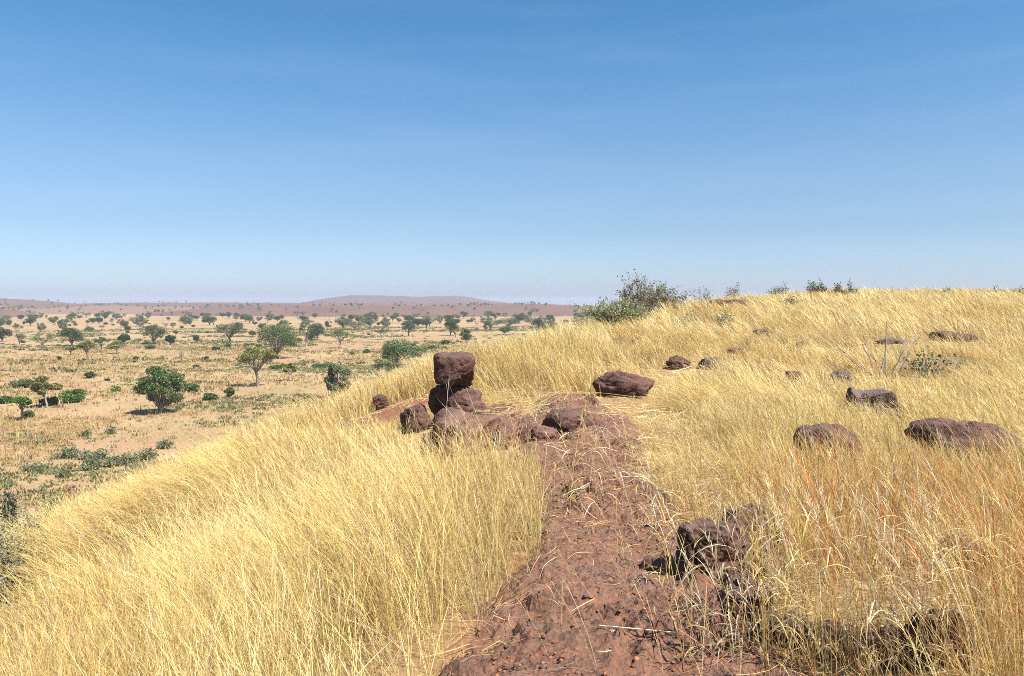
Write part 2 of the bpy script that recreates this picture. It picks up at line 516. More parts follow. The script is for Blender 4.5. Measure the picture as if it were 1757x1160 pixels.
hill('mesa', 'long brown scarp of a flat topped mesa across the far edge of the plain',
     [(215, 543), (260, 538), (300, 534), (350, 529), (400, 526), (470, 524.5), (600, 524.5), (700, 525), (800, 525), (860, 523), (920, 522.5), (990, 526.5), (1040, 528), (1100, 530), (1400, 533), (1800, 536)],
     850, 980, H_MESA, 56, depth=300)

# ------------------------------------------------------------------ rocks
def icosphere(sub):
    import bmesh
    bm = bmesh.new(); bmesh.ops.create_icosphere(bm, subdivisions=sub, radius=1.0)
    v = np.array([p.co[:] for p in bm.verts]); f = np.array([[p.index for p in q.verts] for q in bm.faces]); bm.free()
    return v, f
ICO = {k: icosphere(k) for k in (3, 4, 5, 6)}
ROCKS = []                                                            # x, y, rx, ry for the grass to grow round

def rock(label, u, v, w, h, d=None, name='boulder', box=4.0, flat_top=.0, taper=0.0, depth=1.0, rz=0.0, tilt=(0, 0), seed=0, sink=.25,
         mat=None, rough=.15, sub=5, ground=None, size_d=None, clear=1.0, group=None, lay=.06, facets=14):
    """w, h in photo pixels at the foot point (u, v)"""
    x, y = hit(u, v) if d is None else ((u - CU) / F * d, d)
    k = (size_d or y) / F
    W, H = w * k / 2, h * k / 2
    y = y + W * depth * .6                                            # the foot pixel is the near side
    x = x * (y / (y - W * depth * .6))
    V, Fc = ICO[sub]
    p = V.copy()
    q = (np.abs(p) ** box).sum(1) ** (1 / box)
    p = p / q[:, None]
    if flat_top: p[:, 2] = np.where(p[:, 2] > 1 - flat_top, 1 - flat_top + (p[:, 2] - 1 + flat_top) * .35, p[:, 2])
    sc = 1 - taper * (0.5 - p[:, 2] * .5)
    p[:, 0] *= sc; p[:, 1] *= sc
    p = p * np.array([W, W * depth, H])
    S = max(W, H)
    rr = np.random.default_rng(seed * 13 + 1)
    for _ in range(facets):                                           # broken faces
        nv = rr.normal(size=3); nv[2] *= .8; nv /= np.linalg.norm(nv)
        dd = p @ nv; c = np.quantile(dd, .985) * rr.uniform(.70, .93)
        ex = np.maximum(dd - c, 0)
        p = p - (ex * .97)[:, None] * nv
    nn = fbm3(p / S * 1.3 + seed * 7.7, seed, 3) - .5
    strata = fbm3(p / S * np.array([1.0, 1.0, 6.5]) + seed, seed + 30, 4) - .5
    dirv = V
    pit = smooth(.50, .68, fbm3(p * 15 + seed, seed + 40, 3)) * .020 + smooth(.5, .7, fbm3(p * 34 + seed, seed + 50, 2)) * .009
    crack = smooth(.045, .0, np.abs(fbm3(p / S * 1.9 + seed * 3.1, seed + 20, 3) - .5)) * .085 * S
    lump = (fbm3(p * 9 + seed, seed + 60, 3) - .5) * .03
    p = p + dirv * (S * (nn * rough * 2.8 + strata * rough * lay * 16) - crack - pit * min(1, S * 4) + lump)[:, None]
    cx, sx = math.cos(tilt[0]), math.sin(tilt[0]); c2, s2 = math.cos(tilt[1]), math.sin(tilt[1]); cz, sz = math.cos(rz), math.sin(rz)
    R = np.array([[cz, -sz, 0], [sz, cz, 0], [0, 0, 1]]) @ np.array([[c2, 0, s2], [0, 1, 0], [-s2, 0, c2]]) @ np.array([[1, 0, 0], [0, cx, -sx], [0, sx, cx]])
    p = p @ R.T
    zmin = p[:, 2].min()
    z = float(ground_z(x, y)) - zmin - sink * 2 * H if ground is None else ground - zmin
    o = link(name, mesh_np(name, p, [Fc], None, True), mat or (M_ROCK_GREY if seed % 5 == 0 else M_ROCK))
    o.location = (x, y, z)
    tag(o, label, 'rock', group or 'laterite rocks among the grass')
    ROCKS.append((x, y, W * 1.0, W * depth, H * 2, clear))
    return x, y, z + p[:, 2].max()

# the pile with the balanced boulder
ped = rock('rounded brown rock carrying the balanced block, grass lying on its right flank', 786, 728, 108, 68, box=2.8, depth=.9, seed=3, sink=.12, rough=.09, facets=8, mat=M_ROCK, name='pedestal_rock', clear=1.4, tilt=(0, .10))
bx, by, bz = ped
bx = hit(772, 728)[0]
kd = by / F
rock('squarish flat topped boulder balanced upright on another rock at the edge of the slope', 779, 0, 74, 62, d=by - .28, ground=bz - .045, mat=M_ROCK,
     box=5.5, flat_top=.0, taper=.13, depth=.8, seed=5, rough=.055, facets=5, rz=.2, tilt=(.04, .02), name='balanced_boulder', clear=1.0, lay=.03)
rock('low pitted red outcrop in front of the balanced boulder', 806, 776, 150, 92, box=2.5, depth=1.1, seed=8, sink=0.33, rough=.2, mat=M_ROCK_RED, name='outcrop', clear=1.4)
rock('knobbly dark rock wedged at the lower left of the rock pile', 768, 757, 62, 66, box=2.6, depth=.9, seed=9, sink=.2, rough=.22, clear=1.2)
rock('blackish hollow rock left of the rock pile beside bare red soil', 714, 742, 58, 50, box=2.6, depth=.8, seed=11, sink=.1, rough=.2, clear=1.5)
rock('small dark rock alone beyond the bare red soil on the slope', 652, 703, 28, 30, box=2.5, depth=.8, seed=12, sink=.15, rough=.18, tilt=(0, -.4), clear=1.5)
rock('layered rock ledge at the far end of the bare path', 975, 752, 124, 70, box=3.4, depth=1.2, seed=14, sink=0.5, rough=.15, mat=M_ROCK, name='rock_ledge', lay=.09, clear=1.5)
rock('broken lower step of rock at the left side of the path ledge', 932, 768, 46, 44, box=2.7, depth=1.3, seed=15, sink=.3, rough=.2, mat=M_ROCK_RED, name='rock_ledge', clear=1.2)
rock('long dark boulder sloping down to its right, lying alone beyond the path ledge', 1068, 682, 116, 50, box=3.2, taper=-.1, depth=.5, seed=18, sink=.26, rough=.11, tilt=(0, .22), rz=-.1, clear=1.7)
rock('brown slanting rock leaning left of a square rock in the middle of the grass', 1166, 634, 52, 30, box=2.5, depth=.7, seed=19, sink=0.35, rough=.16, tilt=(0, .35), clear=1.0)
rock('squarish dark rock beside a slanting rock in the middle of the grass', 1216, 634, 44, 30, box=3.2, depth=.8, seed=20, sink=0.35, rough=.15, clear=1.1)
rock('grass fringed rock top showing behind the balanced boulder', 881, 618, 32, 24, box=2.5, depth=.7, seed=22, sink=.1, rough=.16, clear=1.0)
rock('thin flat rock barely showing above the grass below the green crest bush', 1076, 597, 56, 18, box=2.6, depth=.7, seed=23, sink=.1, rough=.16, clear=1.2)
rock('pale purplish flat slab on the crest right of the bushes', 1252, 532, 66, 17, box=4, depth=1.4, seed=24, sink=.1, rough=.08, name='rock_slab', clear=1.3)
rock('low brown slab half buried where the trodden grass fades out', 1275, 610, 56, 14, box=3.5, depth=.9, seed=25, sink=.2, rough=.12, mat=M_ROCK_RED, name='rock_slab', clear=1.4)
rock('flat reddish slab farther up the slope above the half buried slab', 1310, 578, 46, 12, box=3.5, depth=.9, seed=26, sink=.2, rough=.12, mat=M_ROCK_RED, name='rock_slab', clear=1.3)
rock('small dark rock striped by leaning stems in the upper grass', 1376, 606, 44, 26, box=2.6, depth=.8, seed=27, sink=0.3, rough=0.2, clear=0.62)
rock('arched brown rock hidden under straw between slab and mound', 1303, 650, 40, 26, box=2.4, depth=.8, seed=28, sink=0.2, rough=0.2, clear=0.62)
rock('rounded hump of rock under straw, left of two rocks in the right grass', 1362, 668, 46, 34, box=2.4, depth=.8, seed=29, sink=0.2, rough=0.2, clear=0.62)
rock('brown rock peeping out just behind the grey purple rock', 1450, 666, 52, 32, box=2.5, depth=.8, seed=30, sink=0.2, rough=0.2, clear=0.62)
rock('grey purple rock with a smooth sloping top below the leafless bush', 1496, 722, 104, 70, box=3.2, depth=.9, seed=31, sink=0.38, rough=0.2, tilt=(0, .12), clear=0.62, mat=M_ROCK_GREY)
rock('domed dark rock half screened by stems in the middle of the right grass', 1427, 806, 124, 92, box=3.0, depth=.85, seed=33, sink=0.36, rough=0.2, clear=0.62)
rock('broad dark mound of rock overgrown with pinkish straw', 1650, 800, 175, 116, box=3.0, depth=.9, seed=34, sink=0.42, rough=0.2, clear=0.62, name='rock_mound')
rock('dark flat slab in a brown strip of grass behind the leafless bush', 1530, 591, 66, 13, box=3.5, depth=.7, seed=35, sink=0.35, rough=.12, name='rock_slab', clear=1.6)
rock('long low slab at the right end of the brown strip of grass', 1635, 586, 96, 12, box=3.5, depth=.6, seed=36, sink=0.35, rough=.12, name='rock_slab', clear=1.6)
rock('long blocky black brown ledge rock at the right edge of the path, half under straw', 1232, 1006, 190, 112, box=4.0, taper=.05, depth=.5, seed=38, sink=.12, rough=.10, rz=.42, sub=6, lay=.05, facets=9, clear=.9, name='ledge_rock')
rock('dark slab behind the ledge rock, mostly under red grass', 1292, 950, 110, 92, box=3.2, depth=1.0, seed=39, sink=0.22, rough=.13, rz=-.4, sub=5, clear=0.5, name='rock_slab')
rock('pitted brown rock in front of the ledge rock', 1272, 1076, 104, 92, box=2.8, depth=1.0, seed=40, sink=.12, rough=.17, sub=6, clear=.8, mat=M_ROCK)
rock('small flat stone in the shade left of the ledge rock', 1122, 985, 52, 26, box=3, depth=1.0, seed=41, sink=.2, rough=.14, sub=4, clear=1.2, name='stone')
rock('purplish ridged rock at the lower right among red stems', 1612, 1150, 120, 108, box=2.7, depth=1.0, seed=42, sink=0.16, rough=.18, sub=6, tilt=(0, .2), clear=0.9)
rock('smooth pale brown stone beside the ridged rock at the lower right', 1528, 1150, 92, 78, box=3.2, depth=.8, seed=43, sink=0.15, rough=.08, sub=5, mat=M_ROCK_RED, clear=0.85, name='stone')
rock('dark rock deep behind red stems near the lower right edge', 1660, 975, 96, 62, box=2.6, depth=.9, seed=44, sink=0.22, rough=.16, clear=0.6)
rock('tiny dark stone alone in the golden slope grass', 312, 838, 16, 14, box=2.6, depth=.9, seed=45, sink=.0, rough=.16, sub=3, clear=1.6, name='stone')
rock('low dark rock in the gap below the outcrop, screened by pale stems', 770, 782, 40, 34, box=2.6, depth=.9, seed=46, sink=.15, rough=.2, clear=1.0)

rock('wide red ledge stepping down from the rock pile toward the path', 868, 768, 90, 54, box=3.2, depth=1.2, seed=47, sink=.35, rough=.14, mat=M_ROCK_RED, lay=.1, clear=1.3, name='rock_ledge')
rock('broken red ledge piece under straw between pile and path ledge', 895, 738, 60, 34, box=3.0, depth=1.2, seed=48, sink=.35, rough=.16, mat=M_ROCK_RED, lay=.1, clear=1.3, name='rock_ledge')
rock('small reddish stone at the left foot of the rock pile', 736, 768, 34, 28, box=2.8, depth=.9, seed=49, sink=.15, rough=.2, mat=M_ROCK_RED, clear=1.2, name='stone')
rock('first dark jagged slab of the low bank right of the pitted rock', 1345, 1108, 110, 66, box=3.0, depth=.8, seed=50, sink=0.28, rough=.18, sub=6, rz=-.4, lay=.1, clear=0.72, name='rock_slab')
rock('second dark jagged slab of the low bank, behind pale stalks', 1432, 1136, 120, 64, box=3.0, depth=.8, seed=52, sink=0.32, rough=.18, sub=6, rz=-.35, lay=.1, clear=0.66, name='rock_slab')

# the little pale stone and stalk lying on the path
def small_things():
    x, y = hit(1051, 1135)
    V, Fc = ICO[4]
    p = V * np.array([.0135, .011, .011]); p += V * ((fbm3(V * 2, 71, 3) - .5) * .006)[:, None]
    m, n, l = new_mat('pale_stone')
    co = n.new('ShaderNodeTexCoord').outputs['Object']
    out(n, l, principled(n, l, ramp(n, l, nnoise(n, l, co, 90), [(.35, (.42, .27, .17)), (.65, (.75, .62, .48))]), .7, .3))
    o = link('pebble', mesh_np('pebble', p, [Fc], None, True), m)
    o.location = (x, y, float(path_z(x, y)) + .009)
    tag(o, 'small pale tan pebble lying beside a straight stalk on the path', 'pebble')
    a = np.array(hit(1028, 1138)); b = np.array(hit(1160, 1136))
    t = np.linspace(0, 1, 9)
    P = a[None] * (1 - t[:, None]) + b[None] * t[:, None]
    z = path_z(P[:, 0], P[:, 1]); zz = np.linspace(z[:3].max(), z[-3:].max(), 9) + .012
    zz += max((z - zz).max(), 0) + .002
    mb = MB(); mb.tube(np.column_stack([P, zz]), np.linspace(.0032, .0022, 9), 6)
    mb.c = [np.tile([.78, .66, .48], (mb.n, 1))]
    tag(link('straw_stalk', mb.mesh('straw_stalk'), M_GRASS), 'straight bleached straw stalk lying across the path next to a pebble', 'straw')
small_things()

# ------------------------------------------------------------------ trees on the plain
def bend(a, b, r, n=5, wob=.12):
    t = np.linspace(0, 1, n)[:, None]
    L = np.linalg.norm(b - a)
    off = np.cumsum(r.normal(size=(n, 3)), 0) * wob * L / n
    off = off - off[0] - t * (off[-1] - off[0])
    return a + (b - a) * t + off

GREENS = {'dark': (.060, .100, .034), 'mid': (.105, .150, .050), 'olive': (.19, .19, .055), 'grey': (.16, .185, .09), 'bright': (.10, .19, .038), 'pale': (.21, .23, .095), 'blue': (.085, .128, .062)}

def tree_meshes(seed, H, W, style, hue, fol=1.0):
    r = np.random.default_rng(seed)
    tb, cb = MB(), MB()
    R = W / 2
    P = dict(dense=(.15, .20, 20, .34, 150, .34), open=(.34, .40, 13, .24, 80, .30), flat=(.45, .62, 14, .22, 95, .30),
             spread=(.26, .38, 18, .25, 130, .32), ragged=(.10, .08, 26, .26, 110, .30), bare=(.3, .45, 12, .2, 0, .2), bush=(.03, .05, 16, .30, 110, .24))[style]
    th, c0, nl, lr, nleaf, ls = P
    tr = max(.035 * H, .06 * W * .5) * (.8 if style in ('open', 'bare', 'ragged') else 1.0)
    top = np.array([r.normal() * .05 * W, r.normal() * .05 * W, th * H])
    if style != 'bush':
        tb.tube(bend(np.zeros(3) - [0, 0, .3], top, r, 6, .12), np.linspace(tr * 1.35, tr * .85, 6), 7)
    lobes = []
    zc = (c0 + 1) / 2 * H; hz = (1 - c0) / 2 * H
    k = 0
    while len(lobes) < nl and k < 4000:
        k += 1
        d = r.normal(size=3); d /= np.linalg.norm(d)
        rad = r.uniform(.45, 1.0) ** .6
        p = np.array([d[0] * R * rad * (1 - lr * .6), d[1] * R * rad * (1 - lr * .6), zc + d[2] * hz * rad * (1 - lr * .5)])
        if style == 'flat' and p[2] < zc - hz * .5: continue
        if style == 'spread': p[2] += hz * .3 * (1 - (np.hypot(p[0], p[1]) / R) ** 2)
        if style == 'dense' and d[2] < -.75: continue
        if all(np.linalg.norm(p - q) > lr * R * (.9 if style in ('open', 'flat', 'bare') else .62) for q in lobes): lobes.append(p)
    base = np.array(GREENS[hue])
    for p in lobes:
        if style != 'bush':
            st = top * (1 - r.uniform(0, .35))
            tube_r = np.linspace(tr * .5, tr * .12, 6)
            mid = st + (p - st) * .55 + np.array([0, 0, .06 * H])
            tb.tube(np.concatenate([bend(st, mid, r, 4), bend(mid, p, r, 3)[1:]]), np.linspace(tr * .5, tr * .1, 6), 5)
        else:
            tb.tube(bend(np.array([p[0] * .12, p[1] * .12, -.1]), p, r, 5), np.linspace(tr * .35, tr * .08, 5), 4)
            mid = p * .6
        nt = 3 if style != 'bare' else 9
        for _ in range(nt):
            q = p + r.normal(size=3) * lr * R * np.array([.6, .6, .45])
            tb.tube(bend(mid + (p - mid) * r.uniform(.1, .8), q, r, 4), np.linspace(tr * .12, tr * .035, 4), 3)
        if nleaf:
            n = int(nleaf * 1.8 * fol * r.uniform(.6, 1.35))
            d = r.normal(size=(n, 3)); d /= np.linalg.norm(d, axis=1, keepdims=True)
            rad = r.uniform(.25, 1.0, n) ** .5 * r.uniform(.75, 1.2)
            L = p + d * rad[:, None] * lr * R * np.array([1.25, 1.25, .85])
            tint = base * r.uniform(.8, 1.25) * np.exp(r.normal(size=(n, 1)) * .22) * (1 + r.normal(size=(n, 3)) * .06)
            cb.leaves(L, ls * r.uniform(.6, 1.4, n), tint, r, .62, .35)
    tm = tb.mesh('trunk')
    cm = cb.mesh('crown', False) if nleaf else None
    return tm, cm

TREE_CACHE = {}

def tree(u, v, h, w, style, hue, label, cat='tree', name='tree', seed=None, group=None, variant=0, pos=None, fol=1.0):
    """h, w in photo pixels; the foot of the trunk at pixel (u, v)"""
    x, y = pos or hit(u, v)
    k = math.hypot(x, y) / F if pos is None else 1.0
    H, W = h * y / F, w * y / F
    if pos is not None: H, W = h, w
    unique = seed is not None
    key = (style, hue, variant) if not unique else (style, hue, seed)
    if key not in TREE_CACHE:
        h0, w0 = (H, W) if unique else ((6.0, 7.0) if style != 'bush' else (2.0, 3.4))
        TREE_CACHE[key] = (*tree_meshes(seed if unique else 900 + hash((len(style), ord(style[0]), ord(hue[0]), variant)) % 977, h0, w0, style, hue, fol), h0, w0)
    tm, cm, h0, w0 = TREE_CACHE[key]
    root = empty(name, (x, y, float(ground_z(x, y)) - .05), 0 if unique else (x * 7.3 + y * 3.1) % 6.28)
    root.scale = (W / w0, W / w0, H / h0)
    mats = {'bare': M_TWIG, 'open': M_BARK_PALE}
    bm_ = mats.get(style, M_BARK)
    pname = 'trunk' if style != 'bush' else 'stems'
    if style == 'bush': pname = 'branches'
    for nm, me, mt in ((pname, tm, bm_), ('crown' if style != 'bush' else 'foliage', cm, M_LEAF)):
        if me is None: continue
        o = bpy.data.objects.new(nm, me); COL.objects.link(o); o.parent = root
        if not me.materials: me.materials.append(mt)
    tag(root, label, cat, group)
    TREES.append((x, y, W / 2))
    return root

TREES = []
G1 = 'trees scattered over the dry plain'
G2 = 'bushes scattered over the dry plain'
NEAR_TREES = [
    (277, 709, 86, 84, 'ragged', 'mid', 'largest dark green leafy tree at the near edge of the plain, shadow at its foot', 301),
    (79, 699, 58, 56, 'open', 'olive', 'thin crowned olive tree with a crooked pale leaning trunk near the left edge', 302),
    (40, 721, 41, 40, 'flat', 'bright', 'small round topped green tree on a straight thin trunk, nearest to the left edge', 303),
    (443, 663, 66, 72, 'flat', 'olive', 'yellow green umbrella shaped tree on pink soil with a pale straight trunk', 304),
    (495, 654, 34, 31, 'open', 'olive', 'small spreading tree on pink soil just right of the umbrella shaped tree', 305),
    (478, 615, 60, 77, 'dense', 'mid', 'big many lobed dark tree directly behind the umbrella shaped tree', 306),
    (581, 683, 62, 52, 'ragged', 'grey', 'ragged grey green young tree where the golden slope meets the plain', 307),
    (664, 650, 38, 50, 'open', 'mid', 'leaning green tree rising behind the golden grass left of the balanced boulder', 308),
    (684, 628, 44, 66, 'dense', 'mid', 'broad bushy tree just behind the leaning tree left of the balanced boulder', 309),
    (72, 602, 37, 42, 'open', 'pale', 'pale green tree with a forked trunk and flat black shadow, left part of the plain', 310),
    (122, 594, 31, 41, 'dense', 'dark', 'very dark round tree on a short trunk with a sharp shadow below', 311),
    (121, 609, 14, 20, 'flat', 'olive', 'tiny olive tree right in front of the very dark round tree', 312),
    (149, 619, 35, 30, 'flat', 'olive', 'yellowish tree with a long bare crooked trunk', 313),
    (175, 605, 26, 27, 'flat', 'mid', 'small green flat topped tree just right of the crooked yellowish one', 314),
    (200, 607, 21, 31, 'open', 'olive', 'loose yellow olive tree with forked dark limbs', 315),
    (213, 590, 17, 21, 'dense', 'dark', 'small dark rounded tree behind the loose yellow olive tree', 316),
    (265, 591, 30, 48, 'spread', 'dark', 'wide spreading dark tree with a parasol crown left of a small round one', 317),
    (292, 592, 18, 18, 'dense', 'dark', 'small round dark tree to the right of the wide parasol tree', 318),
    (312, 622, 34, 25, 'bare', 'grey', 'leafless dead tree with upright forked limbs among green weeds', 319),
    (317, 579, 15, 20, 'bare', 'grey', 'small leafless purplish tree beyond the small round dark one', 320),
    (4, 586, 24, 30, 'dense', 'dark', 'dark tree cut by the left edge of the photo', 321),
    (34, 583, 20, 36, 'bare', 'grey', 'grey leafless bushy tree between the cut dark tree and the pale green tree', 322),
    (170, 579, 16, 23, 'bare', 'grey', 'pinkish grey leafless tree behind the small flat topped one', 323),
    (395, 588, 32, 56, 'spread', 'dark', 'wide domed dark tree with branches showing, alone left of the big lobed tree', 324),
    (526, 595, 40, 28, 'open', 'mid', 'tall thin airy tree right of the big lobed dark tree', 325),
    (543, 583, 29, 32, 'dense', 'blue', 'rounded grey green tree behind the tall airy tree', 326),
    (584, 598, 35, 42, 'open', 'mid', 'twin crowned tree on slender trunks at the middle of the plain', 327),
    (607, 566, 15, 42, 'spread', 'blue', 'low long crowned tree behind the twin crowned tree', 328),
    (655, 583, 27, 27, 'open', 'grey', 'thin grey green tree standing between two leafless ones', 329),
    (672, 580, 20, 18, 'bare', 'grey', 'leafless tree on the right of the thin grey green one', 330),
    (637, 578, 16, 17, 'bare', 'grey', 'leafless tree on the left of the thin grey green one', 331),
    (701, 577, 25, 32, 'spread', 'blue', 'dark spreading tree right of the leafless pair', 332),
    (774, 576, 28, 26, 'dense', 'dark', 'upright dark tree above the right corner of the balanced boulder', 333),
    (799, 587, 24, 22, 'ragged', 'mid', 'irregular green tree at the edge of the golden grass right of the balanced boulder', 334),
    (738, 560, 17, 34, 'spread', 'grey', 'greyish wide tree above the balanced boulder', 335),
    (842, 567, 18, 30, 'spread', 'grey', 'grey brown half bare spreading tree behind the grass tips', 336),
    (872, 565, 20, 44, 'spread', 'blue', 'broad blue green tree behind the grass tips, widest in its row', 337),
    (915, 559, 14, 38, 'spread', 'blue', 'low broad dark tree crossed by bending grass tips', 338),
    (316, 556, 14, 15, 'dense', 'dark', 'single round ball shaped dark tree far out on the plain', 339),
    (437, 562, 14, 11, 'open', 'mid', 'slim small tree above the big lobed dark tree', 340),
    (234, 622, 10, 9, 'flat', 'bright', 'lone green sapling with a tuft top on a thin stem', 341),
    (345, 648, 18, 9, 'bare', 'grey', 'short dead stub of a tree left of the umbrella shaped tree', 342),
    (11, 557, 17, 22, 'ragged', 'blue', 'shaggy blue green tree in the far left corner of the plain', 343),
    (53, 559, 16, 17, 'dense', 'blue', 'dark rounded tree inside the far belt right of the shaggy blue green one', 344),
    (104, 563, 14, 14, 'open', 'mid', 'little open tree above the very dark round tree', 345),
]
for (u, v, h, w, st, hue, lab, sd) in NEAR_TREES:
    big = h > 50
    tree(u, v, h, w, st, hue, lab, name='tree' if st != 'bare' else 'bare_tree', seed=sd, group=G1, fol=1.5 if big else 1.0)
NEAR_BUSHES = [
    (128, 690, 23, 46, 'bright', 'bright green rounded bush right of the crooked leaning tree'),
    (8, 692, 13, 28, 'mid', 'green bush cut by the left edge behind the small round topped tree'),
    (88, 696, 13, 34, 'dark', 'dark bush in the shade at the foot of the crooked leaning tree'),
    (50, 716, 11, 24, 'mid', 'low bush at the foot of the small round topped tree'),
    (199, 671, 8, 17, 'bright', 'small bright green bush alone on open straw between two trees'),
    (329, 672, 15, 26, 'bright', 'bright green bush on the right of the largest leafy tree'),
    (360, 686, 10, 30, 'mid', 'low dark bush in the weeds left of the upright bush'),
    (394, 682, 18, 18, 'mid', 'upright grey green bush left of the umbrella tree foreground'),
    (720, 613, 20, 28, 'bright', 'fresh bright green bush with a dark hollow, left of the balanced boulder'),
    (474, 633, 6, 24, 'bright', 'flat green bush between the umbrella tree and the small tree on pink soil'),
    (551, 631, 5, 36, 'mid', 'long low dark bush on open ground right of the pink soil'),
    (571, 694, 18, 34, 'grey', 'grey green bush at the foot of the ragged young tree'),
    (629, 606, 6, 14, 'mid', 'small dark bush on a pink patch in the middle of the plain'),
    (742, 599, 5, 18, 'mid', 'flat dark bush above the left top of the balanced boulder'),
    (766, 600, 6, 12, 'mid', 'little green bush above the balanced boulder'),
    (152, 568, 8, 18, 'blue', 'low bluish bush beyond the pinkish leafless tree'),
    (488, 556, 7, 16, 'mid', 'low wide bush far behind the big lobed dark tree'),
]
for i, (u, v, h, w, hue, lab) in enumerate(NEAR_BUSHES):
    tree(u, v, h, w, 'bush', hue, lab, cat='bush', name='bush', group=G2, seed=400 + i)

# the far belt of small trees
fr = np.random.default_rng(61)
FAR_KINDS = [('dense', 'dark', 'small dark round tree in the far belt at the foot of the brown scarp'),
             ('spread', 'blue', 'small blue green spreading tree in the far belt at the foot of the brown scarp'),
             ('open', 'mid', 'small airy green tree in the far belt at the foot of the brown scarp'),
             ('ragged', 'grey', 'small shaggy grey green tree in the far belt at the foot of the brown scarp'),
             ('dense', 'mid', 'small fresh green round tree in the far belt at the foot of the brown scarp'),
             ('flat', 'olive', 'small olive flat topped tree in the far belt at the foot of the brown scarp'),
             ('bare', 'grey', 'small leafless grey tree in the far belt at the foot of the brown scarp')]
n_far = 0
for _ in range(9000):
    if n_far >= 248: break
    d = math.sqrt(fr.uniform(260 ** 2, 850 ** 2)); u = fr.uniform(-90, 1040)
    x, y = (u - CU) / F * d, d
    if any((x - a) ** 2 + ((y - b) * .5) ** 2 < (c + 2.6) ** 2 for a, b, c in TREES): continue
    if d < 420 and fr.uniform() > .5: continue
    if vnoise2(np.array([x * .012]), np.array([y * .008]), 66)[0] < fr.uniform(.1, .55): continue
    st, hue, lab = FAR_KINDS[fr.choice(7, p=[.22, .15, .15, .15, .14, .09, .10])]
    H = fr.uniform(2.8, 7.2) * (.8 if d < 420 else 1)
    W = H * fr.uniform(.7, 1.6)
    tree(0, 0, H, W, st, hue, lab, name='bare_tree' if st == 'bare' else 'tree', group='far belt of small trees', variant=int(fr.integers(0, 4)), pos=(x, y))
    n_far += 1
n_b = 0
for _ in range(4000):
    if n_b >= 110: break
    d = math.sqrt(fr.uniform(130 ** 2, 620 ** 2)); u = fr.uniform(-60, 900)
    x, y = (u - CU) / F * d, d
    if any((x - a) ** 2 + ((y - b) * .5) ** 2 < (c + 1.5) ** 2 for a, b, c in TREES): continue
    if fbm2(np.array([x * .03]), np.array([y * .055]), 98, 4)[0] < fr.uniform(.38, .56): continue
    k = int(fr.integers(0, 3)); hue = ('mid', 'grey', 'dark')[k]
    H = fr.uniform(.5, 1.7)
    tree(0, 0, H, H * fr.uniform(1.3, 2.6), 'bush', hue, ('tiny mid green bush among the straw of the open plain', 'tiny grey green bush among the straw of the open plain', 'tiny dark bush among the straw of the open plain')[k],
         cat='bush', name='bush', group='tiny bushes dotted over the open plain', variant=int(fr.integers(0, 3)), pos=(x, y))
    n_b += 1

# ------------------------------------------------------------------ shrubs on the ridge
def shrub(u, v, h, w, label, seed, leaf=.065, hue=(.13, .16, .075), n_stem=9, density=1.0, brown=0.0, twig=1.0, name='shrub', cat='shrub',
          pos=None, spread=1.0, up=.25, lean=0.0, leafless=False, aspect=.55, d=None, group='shrubs on the grassy ridge'):
    r = np.random.default_rng(seed)
    x, y = pos or (hit(u, v) if d is None else ((u - CU) / F * d, d))
    k = y / F
    H, W = h * k, w * k
    if d is not None:                                                 # h is then measured from the top pixel v down to the ground
        q = ray(u, v); H = EYE + q[2] * d / q[1] - float(ground_z(x, y))
    tb, cb = MB(), MB()
    col = np.array(hue)
    for i in range(n_stem):
        a = r.uniform(0, 2 * np.pi); q = math.sqrt(r.uniform(.02, 1))
        tip = np.array([math.cos(a) * q * W / 2 * spread + lean * H, math.sin(a) * q * W / 2 * .9, H * (1 - .5 * q ** 2) * r.uniform(.72, 1.0)])
        st = np.array([tip[0] * .12, tip[1] * .12, -.05])
        main = bend(st, tip, r, 7, .10)
        rad = max(.004 + .006 * H, k * .35) * twig
        tb.tube(main, np.linspace(rad * 1.6, rad * .5, 7), 5)
        segs = [main]
        for _ in range(3 if not leafless else 5):
            t = r.uniform(.3, .9); j = int(t * 6)
            p0 = main[j]; q1 = p0 + r.normal(size=3) * np.array([W, W, H]) * .16 + np.array([0, 0, H * .12])
            sub = bend(p0, q1, r, 5, .12); segs.append(sub)
            tb.tube(sub, np.linspace(rad * .7, rad * .3, 5), 4)
        if leafless: continue
        for sg in segs:
            L = np.linalg.norm(sg[-1] - sg[0])
            n = max(3, int(L / leaf * 5.0 * density))
            t = r.uniform(.25 if sg is main else .1, 1.05, n) * (len(sg) - 1)
            j = np.clip(t.astype(int), 0, len(sg) - 2); f = (t - j)[:, None]
            P = sg[j] * (1 - f) + sg[j + 1] * f + r.normal(size=(n, 3)) * leaf * .75
            tint = col * np.exp(r.normal(size=(n, 1)) * .3)
            br = r.uniform(size=(n, 1)) < brown
            tint = np.where(br, np.array([.16, .085, .05]) * np.exp(r.normal(size=(n, 1)) * .35), tint)
            cb.leaves(P, leaf * r.uniform(.6, 1.35, n), tint, r, aspect, up)
    if d is not None and y < 60: ROCKS.append((x, y, W * .42, W * .42, H * .6, 1.0))
    root = empty(name, (x, y, float(ground_z(x, y))))
    link('branches', tb.mesh('branches'), M_TWIG if not leafless else M_BARK_PALE, root)
    if not leafless: link('foliage', cb.mesh('foliage', False), M_LEAF, root)
    tag(root, label, cat, group)
    return root

